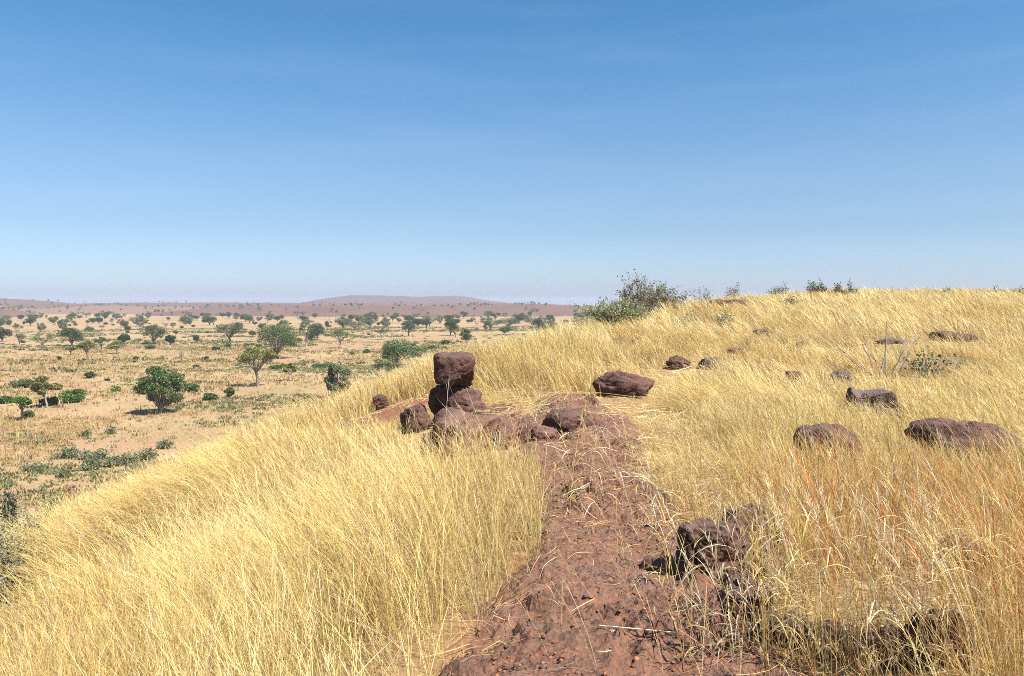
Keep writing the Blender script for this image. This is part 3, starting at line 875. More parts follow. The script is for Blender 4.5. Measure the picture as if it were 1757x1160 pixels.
shrub(1060, 506, 0, 128, 'dense grey green shrub rounding off the left end of the grassy crest', 501, d=30, leaf=.075, n_stem=60, density=.75, hue=(.24, .265, .125))
shrub(1100, 469, 0, 96, 'tallest shrub on the crest, sparse dark brown leaves on upright twigs', 502, d=34, leaf=.085, n_stem=34, density=.5, brown=.28, hue=(.15, .16, .075))
shrub(1148, 482, 0, 80, 'brownish shrub on the crest just right of the tallest one', 503, d=38, leaf=.09, n_stem=24, density=.7, brown=.3, hue=(.15, .17, .08))
shrub(1207, 490, 0, 48, 'thin grey see through shrub on the crest right of the brownish shrubs', 504, d=42, leaf=.07, n_stem=12, density=.4, hue=(.17, .17, .11))
shrub(1256, 481, 0, 36, 'little rust coloured shrub with two upright sprigs on the crest', 505, d=46, leaf=.09, n_stem=9, density=.6, brown=.6, hue=(.12, .10, .05))
for u, v, w, lab, sd, ns, br, hu, le in (
        (1337, 486, 44, 'low green shrub on the crest, left of three others', 506, 16, 0, (.10, .12, .05), 0),
        (1399, 479, 38, 'dark green pointed shrub on the crest with a brown foot', 507, 22, .2, (.08, .11, .045), 0),
        (1435, 486, 26, 'small brown shrub on the crest right of the pointed green one', 508, 13, .7, (.12, .10, .05), 0),
        (1462, 481, 28, 'arching feathery twig shrub at the right end of the crest row', 509, 9, .2, (.10, .12, .05), -.15),
        (1632, 490, 36, 'tiny trailing green shrub alone on the bare right skyline', 510, 10, 0, (.09, .10, .045), 0),
        (1705, 488, 26, 'tiny tilted shrub on the right skyline near the photo edge', 511, 9, .3, (.09, .10, .05), 0),
        (1748, 489, 22, 'tiny shrub at the right edge of the skyline', 512, 9, .2, (.09, .10, .05), 0)):
    shrub(u, v, 0, w, lab, sd, d=50, leaf=.10, n_stem=ns, density=.7, brown=br, hue=hu, lean=le)
shrub(1352, 509, 0, 44, 'low green shrub in the straw below the crest, left of the dark pointed shrub line', 513, d=38, leaf=.08, n_stem=12, density=.8, hue=(.12, .145, .06))
shrub(1230, 529, 0, 40, 'diagonal leafy sprig reaching out of the straw below the crest slab', 514, d=27, leaf=.065, n_stem=5, density=.8, hue=(.12, .145, .06), lean=.5)
shrub(1182, 534, 0, 60, 'open grey green shrub standing in straw below the brown crest shrubs', 515, d=29, leaf=.06, n_stem=12, density=.4, hue=(.17, .18, .09))
shrub(1158, 519, 0, 26, 'small pale leaf clump against the foot of the brown crest shrubs', 516, d=34, leaf=.07, n_stem=7, density=.8, hue=(.20, .21, .11))
shrub(1288, 543, 0, 30, 'little leafy sprig right of the diagonal one', 517, d=30, leaf=.055, n_stem=5, density=.5, hue=(.14, .15, .07))
shrub(1000, 538, 0, 40, 'straw coloured dry shrub left of the dense grey green one', 518, d=33, leaf=.06, n_stem=9, density=.35, hue=(.38, .28, .14))
shrub(1600, 596, 0, 96, 'leafy green shrub with spaced out leaves beside the leafless bush', 520, d=14.5, leaf=.085, n_stem=9, density=.28, hue=(.13, .155, .07))
shrub(1682, 525, 0, 34, 'faint dry green sprigs in straw near the right edge', 521, d=38, leaf=.05, n_stem=5, density=.6, hue=(.16, .14, .06))
# leafless bush: one pale upright stem, side twigs spreading both ways
def leafless_bush():
    r = np.random.default_rng(531)
    x, y = hit(1516, 650); k = y / F
    ROCKS.append((x, y, .7, .4, .6, 1.0))
    root = empty('leafless_bush', (x, y, float(ground_z(x, y))))
    px = lambda du, dv, dy=0: np.array([du * k, dy, dv * k])
    tb = MB()
    for a in (-9, -4, 0, 5):
        tb.tube(bend(px(a, -4), px(2, 44), r, 5, .05), np.linspace(.017, .011, 5), 5)
    tb.tube(bend(px(2, 42), px(4, 100), r, 6, .05), np.linspace(.014, .006, 6), 5)
    link('stem', tb.mesh('stem'), M_BARK_PALE, root)
    tb = MB()
    for (a0, b0, a1, b1, dy) in ((14, 0, 44, 48, .1), (18, -2, 40, 26, -.1), (10, -2, 74, 50, .3), (-10, 0, -100, 50, .2), (-12, 4, -46, 36, -.2), (-6, 6, -30, 44, .25), (8, 4, 24, 28, -.2), (20, 0, 36, 10, 0), (-14, 2, -62, 20, .1)):
        main = bend(px(a0, b0), px(a1, b1 * 1.25 + 14, dy), r, 6, .12)
        tb.tube(main, np.linspace(.011, .005, 6), 5)
        for _ in range(2):
            j = r.integers(2, 5)
            tb.tube(bend(main[j], main[j] + (px(a1, b1, dy) - px(a0, b0)) * .25 + r.normal(size=3) * .05, r, 4), np.linspace(.006, .003, 4), 4)
    link('twigs', tb.mesh('twigs'), M_TWIG, root)
    tag(root, 'leafless bush of pale dead twigs with one tall upright stem in the right grass', 'bush', 'shrubs on the grassy ridge')
leafless_bush()

GS = 'weeds and shrubs on the left slope'
shrub(24, 872, 0, 150, 'grey green small leaved shrub at the lower left edge of the slope', 541, d=8.6, leaf=.04, n_stem=34, density=.7, hue=(.20, .23, .13), group=GS)
shrub(78, 838, 0, 56, 'green and yellow leaved weed above the lower left shrub', 542, d=15, leaf=.06, n_stem=12, density=.6, hue=(.13, .17, .05), group=GS)
shrub(6, 800, 0, 34, 'dark weed cut by the left edge above the lower left shrub', 543, d=17, leaf=.07, n_stem=8, density=.7, hue=(.10, .13, .06), group=GS)
shrub(112, 822, 0, 34, 'reddish dry weed on the upper slope edge beside a green one', 544, d=16, leaf=.05, n_stem=14, density=.5, hue=(.42, .17, .09), group=GS)
for i, (u, v, h, w, lab) in enumerate([
        (120, 786, 22, 34, 'first dark green weed tuft of the upper row below the plain'), (160, 788, 18, 60, 'grey green weed patch joined to the first dark tuft'),
        (160, 806, 22, 40, 'bright dark green weed in the middle of the lower row'), (196, 800, 18, 46, 'widest leafy weed of the lower row below the plain'),
        (222, 795, 22, 40, 'greyish upright weed at the right of the lower row'), (255, 788, 22, 36, 'pale green weed where the row meets the straw slope'),
        (108, 818, 14, 24, 'small dark weed at the left end of the lower row'), (62, 806, 12, 44, 'flat grey green weed near the left edge, left of the rows'),
        (150, 748, 10, 20, 'tiny green weed alone on brown ground above the rows'), (190, 744, 8, 22, 'tiny flat green weed right of the other tiny weed'),
        (280, 770, 16, 30, 'feathery weed at the upper right end of the rows'), (212, 828, 14, 16, 'yellow flowering weed in the straw below the rows')]):
    shrub(u, v, h, w, lab, 550 + i, leaf=.0030 * hit(u, v)[1], n_stem=12, density=.8, hue=(.15, .185, .085) if i % 2 == 0 else (.17, .19, .10), group=GS, name='weed', cat='weed')
shrub(588, 742, 24, 34, 'bright leafy sprig in the golden slope grass below the bare red soil', 570, leaf=.045, n_stem=8, density=.5, hue=(.13, .19, .06), group=GS, name='weed', cat='weed')
shrub(628, 748, 28, 44, 'dry pale green sprigs right of the bright leafy sprig', 571, leaf=.035, n_stem=9, density=.45, hue=(.25, .24, .10), group=GS, name='weed', cat='weed')
shrub(918, 925, 56, 40, 'small yellow green forb in the grass edge on the left of the path', 572, leaf=.028, n_stem=8, density=.35, hue=(.28, .28, .05), group=GS, name='weed', cat='weed')

# ------------------------------------------------------------------ dry grass
def blades(root, h, lean, width, tint, T, prof, phi, curve=.65):
    """strips of len(T) levels, pointed at the tip -> verts, tris, tints"""
    n = len(root); T = np.asarray(T, float); L = len(T)
    lm = np.linalg.norm(lean, axis=1)
    t = T[None, :, None]
    hor = lean[:, None, :] * h[:, None, None] * ((1 - curve) * t + curve * t * t)
    ver = h[:, None] * T[None] * (1 - np.clip(.30 * lm[:, None] ** 2, 0, .8) * T[None])
    C = np.concatenate([root[:, None, :2] + hor, (root[:, 2:3] + ver)[:, :, None]], 2)      # n,L,3
    w = np.stack([np.cos(phi), np.sin(phi), np.zeros(n)], 1)
    off = w[:, None, :] * (width[:, None] * np.asarray(prof)[None, :])[:, :, None] * .5
    V = np.concatenate([C[:, :-1] - off[:, :-1], C[:, :-1] + off[:, :-1], C[:, -1:]], 1)    # left levels, right levels, tip
    m = L - 1; f = []
    for i in range(m - 1): f += [[i, m + i, m + i + 1], [i, m + i + 1, i + 1]]
    f.append([m - 1, 2 * m - 1, 2 * m])
    nv = 2 * m + 1
    Fx = (np.arange(n)[:, None, None] * nv + np.asarray(f)[None]).reshape(-1, 3)
    return V.reshape(-1, 3), Fx, np.repeat(tint, nv, 0), C

class Pile:
    def __init__(s): s.V = []; s.F = []; s.C = []; s.n = 0
    def add(s, V, Fx, C): s.V.append(V); s.F.append(Fx + s.n); s.C.append(C); s.n += len(V)
    def obj(s, name, mat):
        return link(name, mesh_np(name, np.concatenate(s.V), [np.concatenate(s.F)], np.concatenate(s.C)), mat)

PAL = {k: np.array(v) for k, v in dict(gold=(.68, .505, .18), pale=(.79, .64, .31), tan=(.53, .36, .15), pink=(.60, .37, .20), red=(.50, .17, .055), ochre=(.58, .405, .12), white=(.82, .70, .46), green=(.36, .34, .10)).items()}

def rock_effect(x, y):
    """growth (0 inside rocks) and height factor (short on the near side of rocks)"""
    g = np.ones_like(x); hf = np.ones_like(x)
    for (rx, ry, a, b, H, clear) in ROCKS:
        R = math.hypot(rx, ry); dx, dy = rx / R, ry / R
        near = np.hypot(x - rx, y - ry) < 3.2 + a
        if not near.any(): continue
        al = (x - rx) * dx + (y - ry) * dy; lt = (x - rx) * dy - (y - ry) * dx
        q = np.hypot(lt / (a * .95), al / (b * .95))
        g = np.where(q < .92, 0, g)
        run = clear * min(1.9, .5 + H * R / 2.6)
        fr_ = smooth(-run - b, -run * .35 - b, al) * smooth(b * .5, -b * .2, al) * smooth(a * 1.25, a * .7, np.abs(lt))
        hf = np.minimum(hf, 1 - np.clip(fr_ * min(clear, 1.0), 0, 1))
    return g, hf

RED_X, RED_Y = hit(1650, 1040)
SW_X, SW_Y = hit(230, 960)
BARE_X, BARE_Y = hit(672, 708)

def wind(x, y, r):
    n = len(x)
    s = .24 + .20 * smooth(1.2, 5, x) * smooth(3.5, 9, y) + .16 * smooth(12, 26, y)
    m = fbm2(x * .55, y * .55, 81, 3); a = fbm2(x * .35 + 9, y * .35, 82, 2)
    s = s + .55 * smooth(.54, .72, m)
    th = np.pi + (a - .5) * 2.6 - .15
    th = th + r.normal(size=n) * .35
    sw = np.exp(-(((x - SW_X) / 1.3) ** 2 + ((y - SW_Y) / 1.6) ** 2))
    s = s + .75 * sw
    lean = np.stack([np.cos(th) * s, np.sin(th) * s * .8], 1)
    return lean + r.normal(size=(n, 2)) * .15

def height_map(x, y):
    left = np.interp(y, PATH_Y + [40], PATH_L + [4]) > x
    h = np.where(left, .66 - .08 * smooth(8, 16, y), .42 + .30 * smooth(5.4, 4.2, y) + .20 * smooth(15, 30, y))
    h = h * (.78 + .44 * fbm2(x * .5, y * .5, 85, 3))
    tr = trampled(x, y)
    h = h * (1 - .6 * tr)
    e = np.interp(y, [0, 13.5, 18, 25, 30, 35, 40, 45, 50, 60, 90], [1, 1, 1.9, 4.0, 5.3, 8.0, 11.6, 15.2, 19.5, 29, 62]) - x
    h = h * (1 - .5 * smooth(5, 15, e))
    d = -path_in(x, y)
    h = h * (.7 + .3 * smooth(.0, .5, d))
    h = h * (1 - .78 * np.exp(-((x + .75) / 1.25) ** 2 - ((y - 9.9) / 1.6) ** 2))
    h = h * (1 - .75 * smooth(1.7, .8, np.hypot(x - BARE_X, (y - BARE_Y + .9) * .5)))
    return h

def density_map(x, y):
    d = smooth(-.10, .10, -path_in(x, y)) + .015
    d = d * (.27 + .98 * smooth(.32, .58, fbm2(x * 1.1, y * 1.1, 86, 3)))
    d = d * (1 - .40 * trampled(x, y))
    d = d * (1 - .96 * smooth(1.35, .8, np.hypot(x - BARE_X, (y - BARE_Y) * .6)))
    nr = smooth(1.0, 1.6, x) * smooth(5.6, 4.6, y)
    d = d * (1 - .40 * nr)
    e = np.interp(y, [0, 13.5, 18, 25, 30, 35, 40, 45, 50, 60, 90], [1, 1, 1.9, 4.0, 5.3, 8.0, 11.6, 15.2, 19.5, 29, 62]) - x
    nz = (fbm2(x * .16, y * .16, 88, 3) - .5) * 9
    d = d * (1 - .93 * smooth(4.5, 14, e + nz)) * smooth(34, 22, e)
    strip = smooth(2.2, .6, np.abs(y - 20.5 - .03 * (x - 9))) * smooth(5.5, 8, x) * smooth(17, 13, x)
    return d * (1 - .5 * strip)

def tint_for(x, y, r, cl):
    n = len(x)
    g = fbm2(x * .45, y * .45, 91, 4); g2 = fbm2(x * .9 + 4, y * .9, 92, 3)
    eg = np.interp(y, [0, 13.5, 18, 25, 30, 35, 40, 45, 50, 60, 90], [1, 1, 1.9, 4.0, 5.3, 8.0, 11.6, 15.2, 19.5, 29, 62]) - x
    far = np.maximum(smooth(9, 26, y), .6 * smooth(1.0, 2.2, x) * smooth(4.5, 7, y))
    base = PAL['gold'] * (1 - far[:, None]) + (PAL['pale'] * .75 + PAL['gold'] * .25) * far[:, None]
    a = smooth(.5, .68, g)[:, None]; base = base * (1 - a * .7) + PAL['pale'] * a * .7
    b = smooth(.48, .30, g)[:, None]; base = base * (1 - b * .75) + PAL['ochre'] * b * .75
    c = (smooth(.52, .72, g2) * (1 - .35 * far))[:, None]; base = base * (1 - c * .4) + (PAL['tan'] * .5 + PAL['pink'] * .5) * c * .4
    lo = (.7 * smooth(6, 14, eg))[:, None]; base = base * (1 - lo) + (PAL['pink'] * .6 + PAL['tan'] * .4) * lo
    strip = smooth(2.4, .6, np.abs(y - 20.5 - .03 * (x - 9))) * smooth(5.5, 8, x)
    base = base * (1 - strip[:, None] * .6) + PAL['tan'] * .9 * strip[:, None] * .6
    redp = np.exp(-(((x - RED_X) / 1.0) ** 2 + ((y - RED_Y) / 1.1) ** 2)) * 1.1 + .75 * np.exp(-(((x - 1.75) / .55) ** 2 + ((y - 5.4) / .5) ** 2)) + (.10 * smooth(.62, .72, g2) + .03) * smooth(.5, 1.5, x)
    isred = (r.uniform(size=n) < np.clip(redp * .62, 0, .62) * smooth(6.6, 5.2, y) + np.clip(redp * .3, 0, .2) * smooth(5.2, 6.6, y))
    base = np.where(isred[:, None], PAL['red'] * r.uniform(.75, 1.5, (n, 1)), base)
    wh = r.uniform(size=n) < .10
    base = np.where(wh[:, None], PAL['white'], base)
    dk = r.uniform(size=n) < .14
    base = np.where(dk[:, None], PAL['tan'] * .75, base)
    gy = r.uniform(size=n) < .07
    base = np.where(gy[:, None], np.array([.44, .38, .27]), base)
    gr = r.uniform(size=n) < .03
    base = np.where(gr[:, None], PAL['green'], base)
    return np.clip(base * .93 * (.76 + .48 * cl[:, None]) * np.exp(r.normal(size=(n, 1)) * .13), 0, .9)

def grow(pile, r, r0, r1, dens, ang, T, prof, width, wfar, awns, leafy=.3):
    area = .5 * 2 * math.radians(ang) * (r1 * r1 - r0 * r0)
    n = int(area * dens * 1.45)
    rad = np.sqrt(r.uniform(r0 * r0, r1 * r1, n)); th = r.uniform(-math.radians(ang), math.radians(ang), n)
    x = rad * np.sin(th); y = rad * np.cos(th)
    cs = .26 if r0 < 12 else .5
    ix = np.floor(x / cs).astype(np.int64); iy = np.floor(y / cs).astype(np.int64); zz = np.zeros_like(ix)
    cx = (ix + .2 + .6 * _hash(ix, iy, zz, 5)) * cs; cyy = (iy + .2 + .6 * _hash(ix, iy, zz, 6)) * cs
    cl = _hash(ix, iy, zz, 7)
    pull = r.uniform(0, .9, n) * (.4 + .6 * _hash(ix, iy, zz, 8))
    x = x + (cx - x) * pull; y = y + (cyy - y) * pull
    keep = (r.uniform(0, 1.45, n) < density_map(x, y)) & (y < 72)
    x, y, cl, cx, cyy = x[keep], y[keep], cl[keep], cx[keep], cyy[keep]
    g, hf = rock_effect(x, y)
    k2 = (g > .5) & (r.uniform(size=len(x)) < .26 + .74 * hf)
    x, y, cl, hf, cx, cyy = x[k2], y[k2], cl[k2], hf[k2], cx[k2], cyy[k2]
    z = ground_z(x, y); k3 = z > PLAIN + 1.5
    x, y, z, cl, hf, cx, cyy = (q[k3] for q in (x, y, z, cl, hf, cx, cyy))
    n = len(x)
    hf = np.where(r.uniform(size=n) < .25, .6 + .4 * hf, .25 + .75 * hf)
    h = height_map(x, y) * hf * (.75 + .45 * cl) * r.uniform(.62, 1.18, n) * np.where(r.uniform(size=n) < .035, 1.35, 1.0)
    lf = r.uniform(size=n) < leafy
    h = np.where(lf, h * r.uniform(.35, .7, n), h)
    lean = wind(x, y, r)
    lean += np.stack([x - cx, y - cyy], 1) / cs * .34
    tr = trampled(x, y)[:, None]
    lean = lean * (1 + 1.6 * tr) + r.normal(size=(n, 2)) * (.12 + .5 * tr)
    lean = np.where(lf[:, None], lean * 1.25 + r.normal(size=(n, 2)) * .28, lean)
    dist = np.hypot(x, y)
    w = np.maximum(width, wfar * dist) * np.where(lf, 1.5, 1.0) * r.uniform(.7, 1.3, n)
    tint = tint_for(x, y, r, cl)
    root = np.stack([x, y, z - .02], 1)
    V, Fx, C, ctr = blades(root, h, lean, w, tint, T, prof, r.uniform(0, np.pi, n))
    pile.add(V, Fx, C)
    if awns:
        st = np.nonzero(~lf)[0]
        for a in range(awns):
            sel = st[r.uniform(size=len(st)) < .8]; m = len(sel)
            f = r.uniform(.72, .98, m) * (len(T) - 1); j = np.clip(np.searchsorted(T, f / (len(T) - 1)) - 1, 0, len(T) - 2)
            tt = (f / (len(T) - 1) - np.asarray(T)[j]) / (np.asarray(T)[j + 1] - np.asarray(T)[j])
            P = ctr[sel, j] * (1 - tt[:, None]) + ctr[sel, j + 1] * tt[:, None]
            d = ctr[sel, -1] - ctr[sel, -2]; d /= np.linalg.norm(d, axis=1, keepdims=True) + 1e-6
            ln = r.uniform(.035, .095, m) * np.clip(h[sel] / .6, .4, 1.2)
            hv = d[:, :2] * .8 + r.normal(size=(m, 2)) * .42
            V, Fx, C, _ = blades(P, ln, hv, np.maximum(.0016, wfar * .75 * dist[sel]), np.clip(tint[sel] * .6 + (PAL['pale'] * .55 + PAL['gold'] * .45) * .45, 0, .9), [0, .5, 1], [.5, 1, 0], r.uniform(0, np.pi, m), .4)
            pile.add(V, Fx, C)
    return n

def build_grass():
    r = np.random.default_rng(77)
    p = Pile(); cnt = []
    T5, P5 = [0, .3, .55, .76, .9, 1], [1, .9, .8, .9, 1.35, 0]
    T4, P4 = [0, .4, .72, 1], [1, .9, 1.25, 0]
    cnt.append(grow(p, r, 1.6, 3.0, 1300, 70, T5, P5, .0018, .0004, 2))
    cnt.append(grow(p, r, 3.0, 6.5, 1900, 46, T5, P5, .0018, .0004, 5))
    cnt.append(grow(p, r, 6.5, 12, 1250, 44, T5, P5, .0020, .00035, 4))
    cnt.append(grow(p, r, 12, 24, 520, 44, T4, P4, .0026, .00036, 2))
    cnt.append(grow(p, r, 24, 72, 130, 44, T4, P4, .004, .00040, 1))
    o = p.obj('grass', M_GRASS)
    tag(o, 'tall dry golden grass covering the ridge and its slope', 'grass', kind='stuff')
    print('grass blades', cnt, 'verts', p.n)

def build_litter():
    r = np.random.default_rng(78)
    p = Pile()
    for (r0, r1, dens, ang) in ((1.5, 7, 420, 60), (7, 14, 190, 44), (14, 24, 70, 44)):
        n = int(math.radians(ang) * (r1 * r1 - r0 * r0) * dens)
        rad = np.sqrt(r.uniform(r0 * r0, r1 * r1, n)); th = r.uniform(-math.radians(ang), math.radians(ang), n)
        x = rad * np.sin(th); y = rad * np.cos(th)
        pin = path_in(x, y); tr = trampled(x, y)
        pr = np.where(pin > 0, .06 + .75 * smooth(.38, .0, pin) * fbm2(x * 2, y * 2, 95, 2) + .5 * smooth(.55, .75, fbm2(x * 1.3, y * 1.3, 96, 3)), .45) + .35 * tr + .22 * smooth(7, 9.5, y) * (pin > 0)
        k = r.uniform(size=n) < pr
        x, y, pin, tr = x[k], y[k], pin[k], tr[k]
        g, hf = rock_effect(x, y); k = g > .5
        x, y, pin, tr = x[k], y[k], pin[k], tr[k]
        n = len(x)
        ln = np.exp(r.normal(size=n) * .6) * .13 * (1 + .8 * tr); ln = np.clip(ln, .03, .6)
        a = r.uniform(0, 2 * np.pi, n); a = np.where(r.uniform(size=n) < .55, r.normal(size=n) * .5 + np.pi * (r.uniform(size=n) < .5) + .25, a)
        T = np.linspace(0, 1, 4)
        dx, dy = np.cos(a) * ln, np.sin(a) * ln
        kink = r.normal(size=(n, 1)) * .10
        X = x[:, None] + dx[:, None] * T - dy[:, None] * kink * np.sin(T * np.pi); Y = y[:, None] + dy[:, None] * T + dx[:, None] * kink * np.sin(T * np.pi)
        Z = np.where(path_in(X, Y) > -.3, path_z(X, Y), ground_z(X, Y))
        Z = np.maximum(Z, ground_z(X, Y))
        Z = np.maximum(Z, (Z[:, :1] * (1 - T) + Z[:, -1:] * T)) + .003 + r.uniform(0, .02, (n, 1)) + r.uniform(0, 1, (n, 1)) ** 3 * .07 * T + (.10 * tr * r.uniform(size=n))[:, None]
        C = np.stack([X, Y, Z], 2)
        d = np.stack([-np.sin(a), np.cos(a), r.normal(size=n) * .5], 1)
        w = np.maximum(.0022, .00045 * np.hypot(x, y)) * r.uniform(.6, 1.5, n)
        off = d[:, None, :] * (w[:, None] * np.array([.8, 1, .9, .4])[None])[:, :, None] * .5
        V = np.stack([C - off, C + off], 2).reshape(-1, 3)
        q = []
        for i in range(3): q += [[2 * i, 2 * i + 1, 2 * i + 3], [2 * i, 2 * i + 3, 2 * i + 2]]
        Fx = (np.arange(n)[:, None, None] * 8 + np.asarray(q)[None]).reshape(-1, 3)
        pick = r.integers(0, 5, n)
        tint = np.stack([PAL['pale'], PAL['gold'], PAL['tan'], PAL['white'], PAL['pink']])[pick] * np.exp(r.normal(size=(n, 1)) * .18) * .92
        p.add(V, Fx, np.repeat(np.clip(tint, 0, .85), 8, 0))
    o = p.obj('fallen_straw', M_GRASS)
    tag(o, 'loose dry stems lying on the path and trodden flat beside it', 'straw', kind='stuff')

def build_stalks():
    """coarse pale stalks with drooping leaves and seed heads at the near right side of the path"""
    r = np.random.default_rng(79)
    p = Pile(); pts = []
    for (u, v, n, s) in ((1345, 1150, 12, 60), (1440, 1150, 14, 70), (1530, 1158, 10, 60), (1262, 1110, 4, 22), (1152, 990, 5, 16), (1218, 1150, 5, 25), (1690, 1150, 12, 60), (1400, 1090, 14, 60), (1600, 1155, 16, 70), (1500, 1120, 12, 50), (1330, 1130, 10, 40), (1270, 1150, 6, 30), (1035, 862, 5, 26), (1022, 800, 4, 30), (990, 905, 3, 18), (1115, 925, 6, 20), (1175, 880, 7, 30)):
        for _ in range(n): pts.append(hit(u + r.normal() * s, v + r.normal() * 14))
    for (x, y) in pts:
        x0 = np.array([[x, y, float(ground_z(x, y)) + .02]])
        h = r.uniform(.45, .85); lean = np.array([[-.12 + r.normal() * .22, r.normal() * .15]])
        col = (PAL['white'] * r.uniform(.8, 1.05) if r.uniform() < .6 else PAL['gold'] * 1.05)[None]
        T = [0, .25, .5, .75, 1]
        for ph in (0.3, 1.9):
            V, Fx, C, ctr = blades(x0, np.array([h]), lean, np.array([.0042]), col, T, [1, .95, .85, .6, 0], np.array([ph])); p.add(V, Fx, C)
        for _ in range(r.integers(3, 6)):
            j = r.integers(0, 3); a = r.uniform(0, 6.28); l = r.uniform(.14, .32)
            b = ctr[0, j] * .6 + ctr[0, j + 1] * .4
            n = 6; t = np.linspace(0, 1, n)
            droop = r.uniform(.4, 1.3)
            Cc = b + np.stack([np.cos(a) * t * l * .75, np.sin(a) * t * l * .75, l * (t * .9 - droop * t * t)], 1)
            d = np.array([-math.sin(a), math.cos(a), .3]); w = .0055 * np.array([.6, 1, 1, .85, .5, .12])
            off = d[None] * w[:, None] * .5
            V = np.stack([Cc - off, Cc + off], 1).reshape(-1, 3)
            q = np.concatenate([[[2 * i, 2 * i + 1, 2 * i + 3], [2 * i, 2 * i + 3, 2 * i + 2]] for i in range(n - 1)])
            p.add(V, q, np.repeat(col * r.uniform(.75, 1.05), 2 * n, 0))
        m = r.integers(10, 22)
        t = r.uniform(.72, 1, m)
        P = ctr[0, 3] + (ctr[0, 4] - ctr[0, 3]) * ((t - .72) / .28)[:, None]
        V, Fx, C, _ = blades(P, r.uniform(.03, .075, m), np.tile(lean, (m, 1)) + r.normal(size=(m, 2)) * .4, np.full(m, .0035), np.repeat(np.clip(col * 1.05, 0, .88), m, 0), [0, .5, 1], [.5, 1, 0], r.uniform(0, 3.1, m))
        p.add(V, Fx, C)
    tag(p.obj('tall_grass_stalks', M_GRASS), 'coarse pale grass stalks with drooping leaves along the near path edge', 'grass', kind='stuff')

def build_plain_cover():
    """tufts of straw and low green weeds over the plain"""
    r = np.random.default_rng(80)
    p = Pile()
    for (r0, r1, dens, green, nb, hh, ww) in ((10, 40, 5.0, 0, 9, .34, .018), (12, 45, .8, 1, 16, .26, .06), (40, 130, 2.6, 0, 9, .42, .05), (130, 330, .55, 0, 6, .5, .13), (40, 200, .9, 1, 14, .34, .13), (200, 520, .13, 1, 14, .5, .35)):
        n = int(.5 * (r1 * r1 - r0 * r0) * dens * 1.0)
        rad = np.sqrt(r.uniform(r0 * r0, r1 * r1, n)); th = r.uniform(-.66, .30, n)
        x = rad * np.sin(th); y = rad * np.cos(th); z = ground_z(x, y)
        m = fbm2(x * .05, y * .05, 97, 4)
        if green: pr = smooth(.47, .64, fbm2(x * .03, y * .055, 98, 4)) + .05
        else: pr = smooth(.36, .58, m) + .12
        k = (r.uniform(size=n) < pr) & (z < PLAIN + 11.5)
        x, y, z = x[k], y[k], z[k]; n = len(x)
        if not n: continue
        sc = np.exp(r.normal(size=n) * .35)
        X = np.repeat(x, nb) + r.normal(size=n * nb) * np.repeat(sc, nb) * (.22 if not green else .38) * (hh / .45); Y = np.repeat(y, nb) + r.normal(size=n * nb) * np.repeat(sc, nb) * (.22 if not green else .38) * (hh / .45)
        Z = ground_z(X, Y)
        N = n * nb
        if green:
            tint = np.repeat(np.stack([np.array([.14, .165, .06]), np.array([.24, .235, .09]), np.array([.19, .20, .105])])[r.integers(0, 3, n)], nb, 0) * np.exp(r.normal(size=(N, 1)) * .25)
        else:
            tint = np.repeat(np.stack([PAL['pale'], PAL['gold'], PAL['tan'], PAL['pink']])[r.integers(0, 4, n)] * .68, nb, 0) * np.exp(r.normal(size=(N, 1)) * .18)
        V, Fx, C, _ = blades(np.stack([X, Y, Z - .03], 1), hh * np.repeat(sc, nb) * r.uniform(.5, 1.2, N), r.normal(size=(N, 2)) * .45, np.full(N, ww) * r.uniform(.6, 1.4, N), np.clip(tint, 0, .85), [0, .55, 1], [.8, 1, 0], r.uniform(0, np.pi, N))
        p.add(V, Fx, C)
    tag(p.obj('ground_cover', M_GRASS), 'tufts of straw and low green weeds spread over the plain', 'ground cover', kind='stuff')
    print('plain cover verts', p.n)

def build_far_woodland():
    """the countless tiny trees on the scarp tops and far slopes, one mass"""
    r = np.random.default_rng(83)
    cb = MB()
    dg = bpy.context.evaluated_depsgraph_get()
    hills = [o for o in COL.objects if o.get('category') == 'hill']
    n = 0
    for _ in range(5000):
        if n > 520: break
        u = r.uniform(-150, 1120); d = r.uniform(840, 2300) if r.uniform() < .55 else r.uniform(900, 1400)
        x, y = (u - CU) / F * d, d
        ok, loc, nor, idx, ob, mx = scene.ray_cast(dg, (x, y, 60), (0, 0, -1))
        if not ok: continue
        if ob.name.startswith('ground') and r.uniform() < .5: continue
        n += 1
        H = r.uniform(2.5, 5.5); W = H * r.uniform(.8, 1.6)
        c = np.array(loc) + [0, 0, H * .55]
        m = 26
        dd = r.normal(size=(m, 3)); dd /= np.linalg.norm(dd, axis=1, keepdims=True)
        P = c + dd * r.uniform(.3, 1, (m, 1)) * np.array([W / 2, W / 2, H * .42])
        cb.leaves(P, 1.5 * r.uniform(.6, 1.4, m), np.array(GREENS['blue']) * np.exp(r.normal() * .25) * np.exp(r.normal(size=(m, 1)) * .2), r, .7, .3)
        b = np.array(loc)
        cb.leaves(b[None] + [[0, 0, H * .2]], np.array([H * .5]), np.array([.1, .08, .06]), r, .2, 0)
    tag(link('far_woodland', cb.mesh('far_woodland', False), M_LEAF), 'countless tiny trees dotted over the scarps and hills at the horizon', 'woodland', kind='stuff')

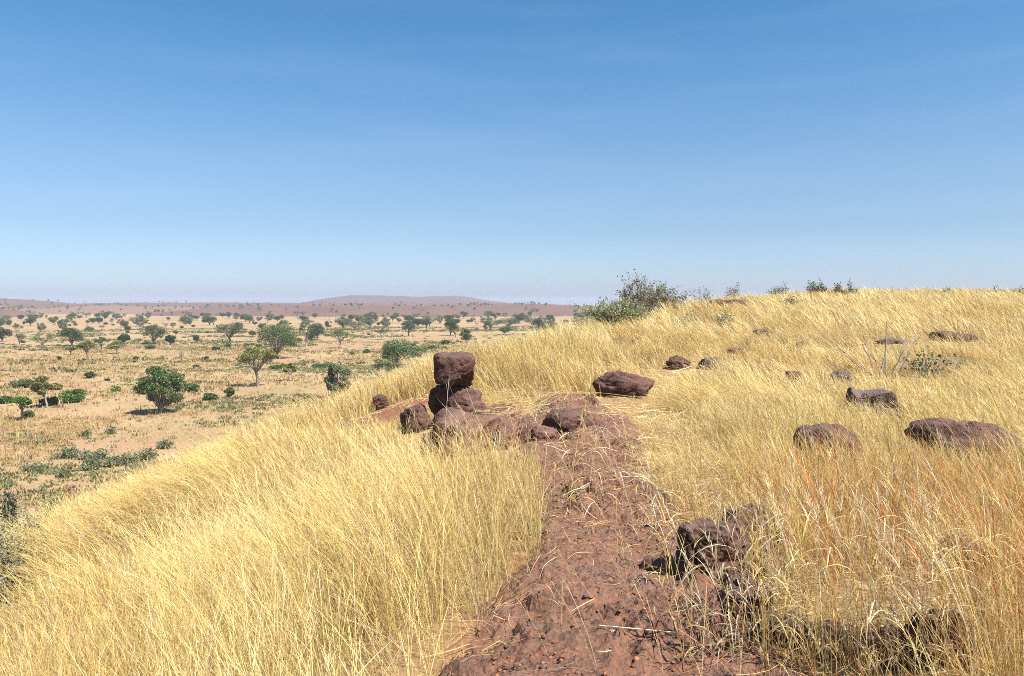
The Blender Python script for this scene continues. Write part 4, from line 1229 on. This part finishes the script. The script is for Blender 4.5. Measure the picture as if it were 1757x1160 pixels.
def build_gravel():
    r = np.random.default_rng(84)
    n = 19000
    y = 2.4 + 11 * r.uniform(size=n) ** 1.6; x = r.uniform(-1.5, 2.0, n)
    k = (path_in(x, y) > -.12) & (r.uniform(size=n) < .15 + .85 * smooth(.42, .62, fbm2(x * 1.6, y * 1.6, 99, 3)))
    x, y = x[k], y[k]; n = len(x)
    V, Fc = icosphere(1)
    sz = np.clip(np.exp(r.normal(size=n) * .5) * .0058, .0025, .0135)
    P = V[None] * (1 + (vnoise3((V[None] * 1.6 + r.uniform(0, 50, (n, 1, 3))).reshape(-1, 3), 3).reshape(n, -1, 1) - .5) * .9) * sz[:, None, None] * np.stack([r.uniform(.8, 1.3, n), r.uniform(.8, 1.3, n), r.uniform(.5, .9, n)], 1)[:, None, :]
    P = P + np.stack([x, y, path_z(x, y) + sz * .22], 1)[:, None, :]
    tint = np.stack([np.array([.16, .08, .055]), np.array([.24, .115, .07]), np.array([.10, .06, .05]), np.array([.28, .12, .06])])[r.integers(0, 4, n)] * np.exp(r.normal(size=(n, 1)) * .2)
    m, nn, l = new_mat('gravel')
    out(nn, l, principled(nn, l, attr(nn, 'tint'), .85, .2))
    Fx = (np.arange(n)[:, None, None] * len(V) + Fc[None]).reshape(-1, 3)
    tag(link('gravel', mesh_np('gravel', P.reshape(-1, 3), [Fx], np.repeat(tint, len(V), 0)), m), 'loose reddish laterite gravel strewn on the footpath', 'gravel', kind='stuff')

bpy.context.view_layer.update()
build_gravel()
build_far_woodland()
build_plain_cover()
build_litter()
build_stalks()
build_grass()

# ------------------------------------------------------------------ the air
def build_haze():
    import bmesh
    bm = bmesh.new(); bmesh.ops.create_cube(bm, size=1.0)
    me = bpy.data.meshes.new('haze'); bm.to_mesh(me); bm.free()
    m, n, l = new_mat('pale_haze')
    v = n.new('ShaderNodeVolumePrincipled')
    v.inputs['Color'].default_value = (.70, .80, 1.0, 1)
    v.inputs['Density'].default_value = .00019
    v.inputs['Anisotropy'].default_value = .2
    o = n.new('ShaderNodeOutputMaterial'); l.new(v.outputs[0], o.inputs['Volume'])
    ob = link('haze', me, m)
    ob.scale = (12000, 12000, 47); ob.location = (0, 0, 6.5)
    tag(ob, 'thin pale haze over the plain, thickest toward the hills', 'haze', kind='stuff')
build_haze()
